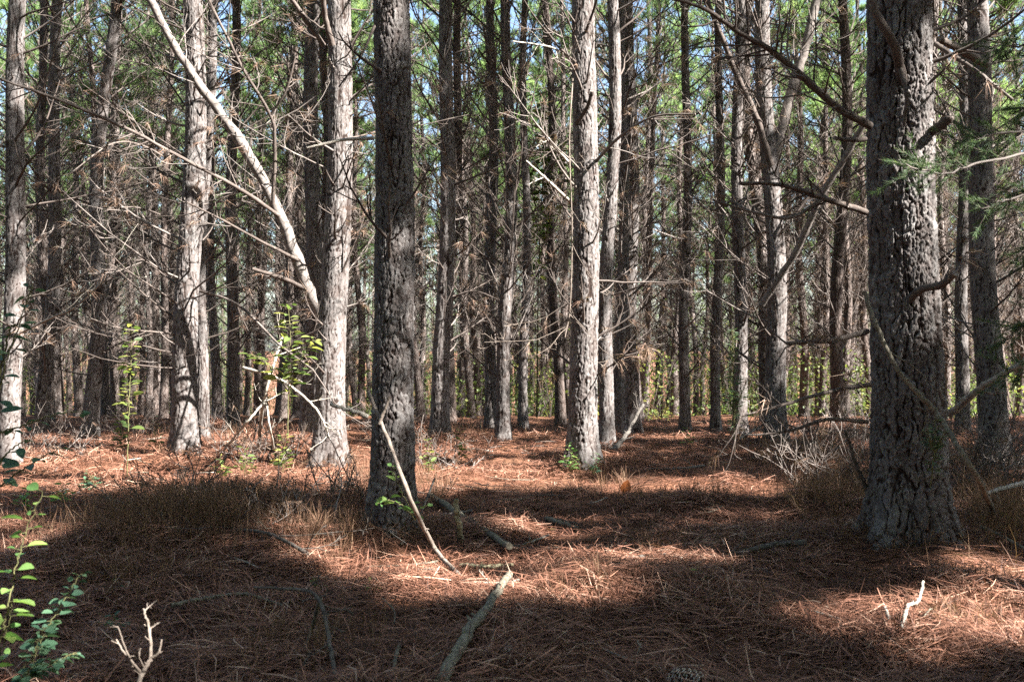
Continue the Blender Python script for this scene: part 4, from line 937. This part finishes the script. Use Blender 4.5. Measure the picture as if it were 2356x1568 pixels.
SPRIGS = [(1610, 1390, 1305, 'small green seedling alone on the open needles', .06, LEAFY), (720, 1368, 1325, 'tiny yellow green sprig near the hooked branch', .035, LEAFY), (842, 1368, 1335, 'tiny two leaved sprig on the dark litter', .04, LEAFY), (1580, 1025, 985, 'small bushy seedling far up the open strip', .09, LEAF),
          (355, 1040, 960, 'low yellow green plant at the foot of the shadow crossed pine', .10, LEAFY), (275, 1040, 940, 'low green seedling beside the lone slim sapling', .10, LEAFY), (650, 1090, 1000, 'low lit plant with mixed leaves before the forked white pine', .11, LEAFY), (560, 1095, 1030, 'low leafy plant in the lit brush heap', .10, LEAFY),
          (985, 1090, 1010, 'loose green sprig right of the dark middle pine', .07, LEAFY), (1312, 1085, 1020, 'small leafy sprig on the left foot of the flaky white pine', .08, LEAF), (1365, 1092, 1040, 'green leafy clump on the right foot of the flaky white pine', .08, LEAFB), (1060, 1060, 985, 'thin green seedling below the brown twiggy pine', .09, LEAFY),
          (270, 1365, 1330, 'small pale sprig in the dark grass mound', .04, LEAFB), (260, 1450, 1415, 'low blue green sprig in the foreground shade', .05, LEAFB), (505, 1100, 1050, 'lit yellowish weed at the shadow edge', .09, LEAFY), (210, 1130, 1080, 'low dark green weed among the lit needles', .08, LEAFB), (60, 1180, 1100, 'low green weed under the sapling at the picture edge', .08, LEAF), (140, 1160, 1110, 'leafy weed with pale leaves near the picture edge', .08, LEAF)]
for i, (px, yb, yt, lab, ll, m_) in enumerate(SPRIGS):
    d = CAM_H*F/(yb-CY)
    plant('seedling', [[(px, yb, d), (px+4, (yb+yt)/2, d), (px+rs.normal(0, 6), yt, d)], [(px, yb, d), (px+22*10/d*.6, yb-(yb-yt)*.6, d-.05)], [(px, yb, d), (px-22*10/d*.6, yb-(yb-yt)*.5, d+.05)]], lab, 'seedling', m_, ll, ll*.5, 42, .003, 20+i, group='seedlings on the floor', droop=.1)
plant('ground_ivy', [[(955, 1195, 6.55), (930, 1165, 6.4), (895, 1150, 6.3), (868, 1158, 6.25)], [(955, 1195, 6.55), (965, 1170, 6.5), (985, 1160, 6.5)], [(955, 1195, 6.55), (915, 1110, 6.5), (900, 1070, 6.55)]], 'pale green sprig with toothed leaves against the middle pine foot', 'sprig', LEAF, .075, .05, 26, .004, 44, droop=.1)
plant('vine_sapling', [[(1235, 960, 19), (1240, 600, 19), (1250, 380, 19), (1245, 240, 19)], [(1240, 600, 19), (1280, 450, 19), (1290, 330, 19)], [(1240, 500, 19), (1215, 400, 19), (1225, 330, 19)]], 'tall thin tree with small bright leaves left of the flaky white pine', 'sapling', LEAFY, .19, .11, 13, .02, 45, cluster=3, tmin=.3)
# fallen russet leaf
mb = MB(); p = gp(1435, 1120, .05); leaves(mb, rs, np.zeros((1, 3)), np.array([[.3, -.2, 1.]]), np.array([[0, -1., .2]]), np.array([.13]), np.array([.10]), fold=.35)
o = mb.build('fallen_leaf', RUSSET); o.location = p; o.location.z = float(ground_z(p[0], p[1]))+.02; tag(o, 'single orange fallen leaf upright on the needles beyond the open floor', 'leaf')
# redcedar whose sprays reach in beside the massive pine
def cedar():
    d = 5.6; bx, by = (2520-CX)/F*d, d; base = np.array([bx, by, float(ground_z(bx, by))])
    root = empty('cedar_tree', base, 'young cedar reaching green scaly sprays across from the picture edge', 'cedar tree'); rs = np.random.default_rng(12)
    z = np.linspace(0, 4.6, 14); P = np.stack([np.sin(z*.8)*.05, np.cos(z*.7)*.05-.05, z], 1); mb = MB(); v, q = tubes(P[None], np.linspace(.06, .012, 14)[None], 10); mb.add(v, q=q); mb.build('trunk', TWIG, root)
    br = [[(2520, 330, 5.6), (2400, 345, 5.4), (2250, 375, 5.2), (2160, 400, 5.1), (2085, 378, 5.05)], [(2520, 300, 5.6), (2400, 300, 5.5), (2290, 310, 5.4), (2215, 330, 5.4)], [(2520, 150, 5.6), (2420, 120, 5.5), (2330, 105, 5.4), (2290, 125, 5.4)], [(2520, 420, 5.6), (2420, 440, 5.5), (2330, 455, 5.4), (2260, 480, 5.4)],
          [(2520, 700, 5.6), (2440, 720, 5.7), (2370, 740, 5.8), (2310, 790, 5.8)], [(2520, 560, 5.6), (2430, 560, 5.6), (2350, 580, 5.6)], [(2520, 860, 5.6), (2430, 850, 5.7), (2320, 865, 5.8)], [(2520, 250, 5.6), (2430, 240, 5.6), (2345, 255, 5.6)]]
    for k, pts in enumerate(br):
        P = smooth_path([at(*p) for p in pts], 24, rs, .01)-base; bm = MB(); v, q = tubes(P[None], np.linspace(.011, .003, 24)[None], 6); bm.add(v, q=q, mat=1, tint=np.full(len(v), .9))
        n = 46; t = rs.uniform(.12, 1, n); c, T = interp(np.repeat(P[None], n, 0), t)
        Dd = norm(T*.7+perp_rand(rs, T)*.8+np.array([0, 0, -.1])); P2 = grow(rs, c, Dd, rs.uniform(.08, .26, n), 5, -.03, .15)
        v, q = tubes(P2, np.tile(np.linspace(.0025, .001, 5)[None], (n, 1)), 3); bm.add(v, q=q, mat=1)
        m = 9; id_ = np.repeat(np.arange(n), m); cc, TT = interp(P2[id_], rs.uniform(.15, 1, len(id_)))
        needles(bm, rs, cc, TT, 8, .045, .0028, .75, axis_len=.015)
        bm.build('branch', [CEDAR, TWIG], root)
cedar()
plant('cedar_seedling', [[(2140, 1120, 6.0), (2150, 1040, 5.95), (2152, 960, 5.95)], [(2150, 1040, 5.95), (2130, 985, 5.9)], [(2150, 1040, 5.95), (2175, 990, 5.9)]], 'dark green feathery seedling in front of the massive trunk base', 'seedling', CEDAR, .05, .012, 220, .004, 51)
plant('cedar_seedling', [[(1690, 1040, 12.5), (1688, 900, 12.5), (1686, 760, 12.5)], [(1688, 950, 12.5), (1660, 860, 12.4)], [(1688, 950, 12.5), (1720, 870, 12.6)]], 'dim slim young cedar standing before the mottled pine of the open strip', 'sapling', CEDAR, .10, .02, 170, .008, 52)
# pine cone and a stone
def cone(px, py, label, s=1.0, rot=(1.3, .2, .4)):
    p = gp(px, py, 0); bm = MB()
    L = .10*s; t = np.linspace(0, 1, 14); prof = np.sin(np.pi*np.clip(t*.85+.12, 0, 1))**.8*.028*s
    v, q = tubes(np.stack([np.zeros(14), np.zeros(14), t*L], 1)[None], (prof*.55)[None], 10); bm.add(v, q=q)
    n = 96
    for i in range(n):
        f = (i+.5)/n; a = i*2.39996; z = f*L; r = .5*float(np.interp(f, t, prof)); w = .011*s*(1.1-.5*f); l = (.028*(1-.45*f)+.006)*s
        h = np.array([math.cos(a), math.sin(a), 0]); s_ = np.array([-h[1], h[0], 0]); u = np.array([0, 0, 1.])
        b0 = h*r+u*z; e = b0+h*l+u*l*(.25+.6*f)
        V = np.array([b0-s_*w*.5, b0+s_*w*.5, e+s_*w, e-s_*w, b0-s_*w*.4-u*.004*s, b0+s_*w*.4-u*.004*s, e+s_*w-u*.005*s, e-s_*w-u*.005*s])
        bm.add(V, q=[[0, 1, 2, 3], [7, 6, 5, 4], [0, 4, 5, 1], [1, 5, 6, 2], [3, 7, 4, 0]]); 
        tp = e+h*.003*s; V2 = np.array([e+s_*w, e-s_*w, e-s_*w-u*.005*s, e+s_*w-u*.005*s, tp+u*.002*s-u*.002])
        bm.add(V2, t=[[0, 1, 4], [1, 2, 4], [2, 3, 4], [3, 0, 4]], mat=1)
    o = bm.build('pine_cone', [CONE, CONETIP], smooth=False); o.location = (p[0], p[1], float(ground_z(p[0], p[1]))+.04); o.rotation_euler = rot
    tag(o, label, 'pine cone')
cone(1548, 1592, 'open pine cone with pale scale tips at the bottom edge', 1.25, (1.35, 0, .9))
mb = MB(); u_ = np.linspace(0, np.pi, 12); w_ = np.arange(16)/16*2*np.pi
Uu, Ww = np.meshgrid(u_, w_, indexing='ij'); rr = 1+.25*(vnoise(Uu*2+3, Ww*1.2+4)-.5); V = np.stack([np.sin(Uu)*np.cos(Ww)*.03*rr, np.sin(Uu)*np.sin(Ww)*.05*rr, np.cos(Uu)*.026*rr], -1)
ii = np.arange(12*16).reshape(12, 16); mb.add(V, q=np.stack([ii[:-1], ii[1:], np.roll(ii[1:], -1, 1), np.roll(ii[:-1], -1, 1)], -1))
o = mb.build('small_stone', STONE); p = gp(1166, 1540, 0); o.location = (p[0], p[1], float(ground_z(p[0], p[1]))+.025); tag(o, 'small pale stone in the litter right of the thick fallen branch', 'stone')

# ================================================================== light, sky, camera
w = bpy.data.worlds.new('World'); scene.world = w; w.use_nodes = True
nt = w.node_tree; nt.nodes.clear(); wo = nt.nodes.new('ShaderNodeOutputWorld'); bg = nt.nodes.new('ShaderNodeBackground'); sk = nt.nodes.new('ShaderNodeTexSky')
sk.sky_type = 'NISHITA'; sk.sun_disc = False; sk.sun_elevation = EL; sk.sun_rotation = math.atan2(SUN[0], SUN[1]); sk.air_density = 1.0; sk.dust_density = 1.6; sk.ozone_density = 1.5
bg.inputs['Strength'].default_value = 0.05
nt.links.new(sk.outputs[0], bg.inputs[0]); nt.links.new(bg.outputs[0], wo.inputs[0])
from mathutils import Vector
sl = bpy.data.lights.new('sun', 'SUN'); sl.energy = 5.0; sl.angle = R(0.53); sl.color = (1.0, 0.95, 0.88)
so = bpy.data.objects.new('sun', sl); COL.objects.link(so); so.rotation_euler = Vector(tuple(-SUN)).to_track_quat('-Z', 'Y').to_euler(); so.location = tuple(SUN*60)
cam = bpy.data.cameras.new('camera'); co = bpy.data.objects.new('camera', cam); COL.objects.link(co); scene.camera = co
co.location = (0, 0, CAM_H); co.rotation_euler = (R(90), 0, 0)
cam.sensor_width = 36; cam.lens = 36*F/2356; cam.clip_start = 0.05; cam.clip_end = 3000
cam.dof.use_dof = True; cam.dof.focus_distance = 9.0; cam.dof.aperture_fstop = 4.5
scene.view_settings.view_transform = 'Standard'; scene.view_settings.look = 'None'; scene.view_settings.gamma = 1; scene.view_settings.exposure = 3.0
cy = scene.cycles
cy.max_bounces = 6; cy.diffuse_bounces = 1; cy.glossy_bounces = 1; cy.transmission_bounces = 3; cy.use_denoising = False; cy.denoiser = 'OPENIMAGEDENOISE'; cy.denoising_input_passes = 'RGB_ALBEDO_NORMAL'; cy.denoising_prefilter = 'ACCURATE'; cy.sample_clamp_indirect = 6
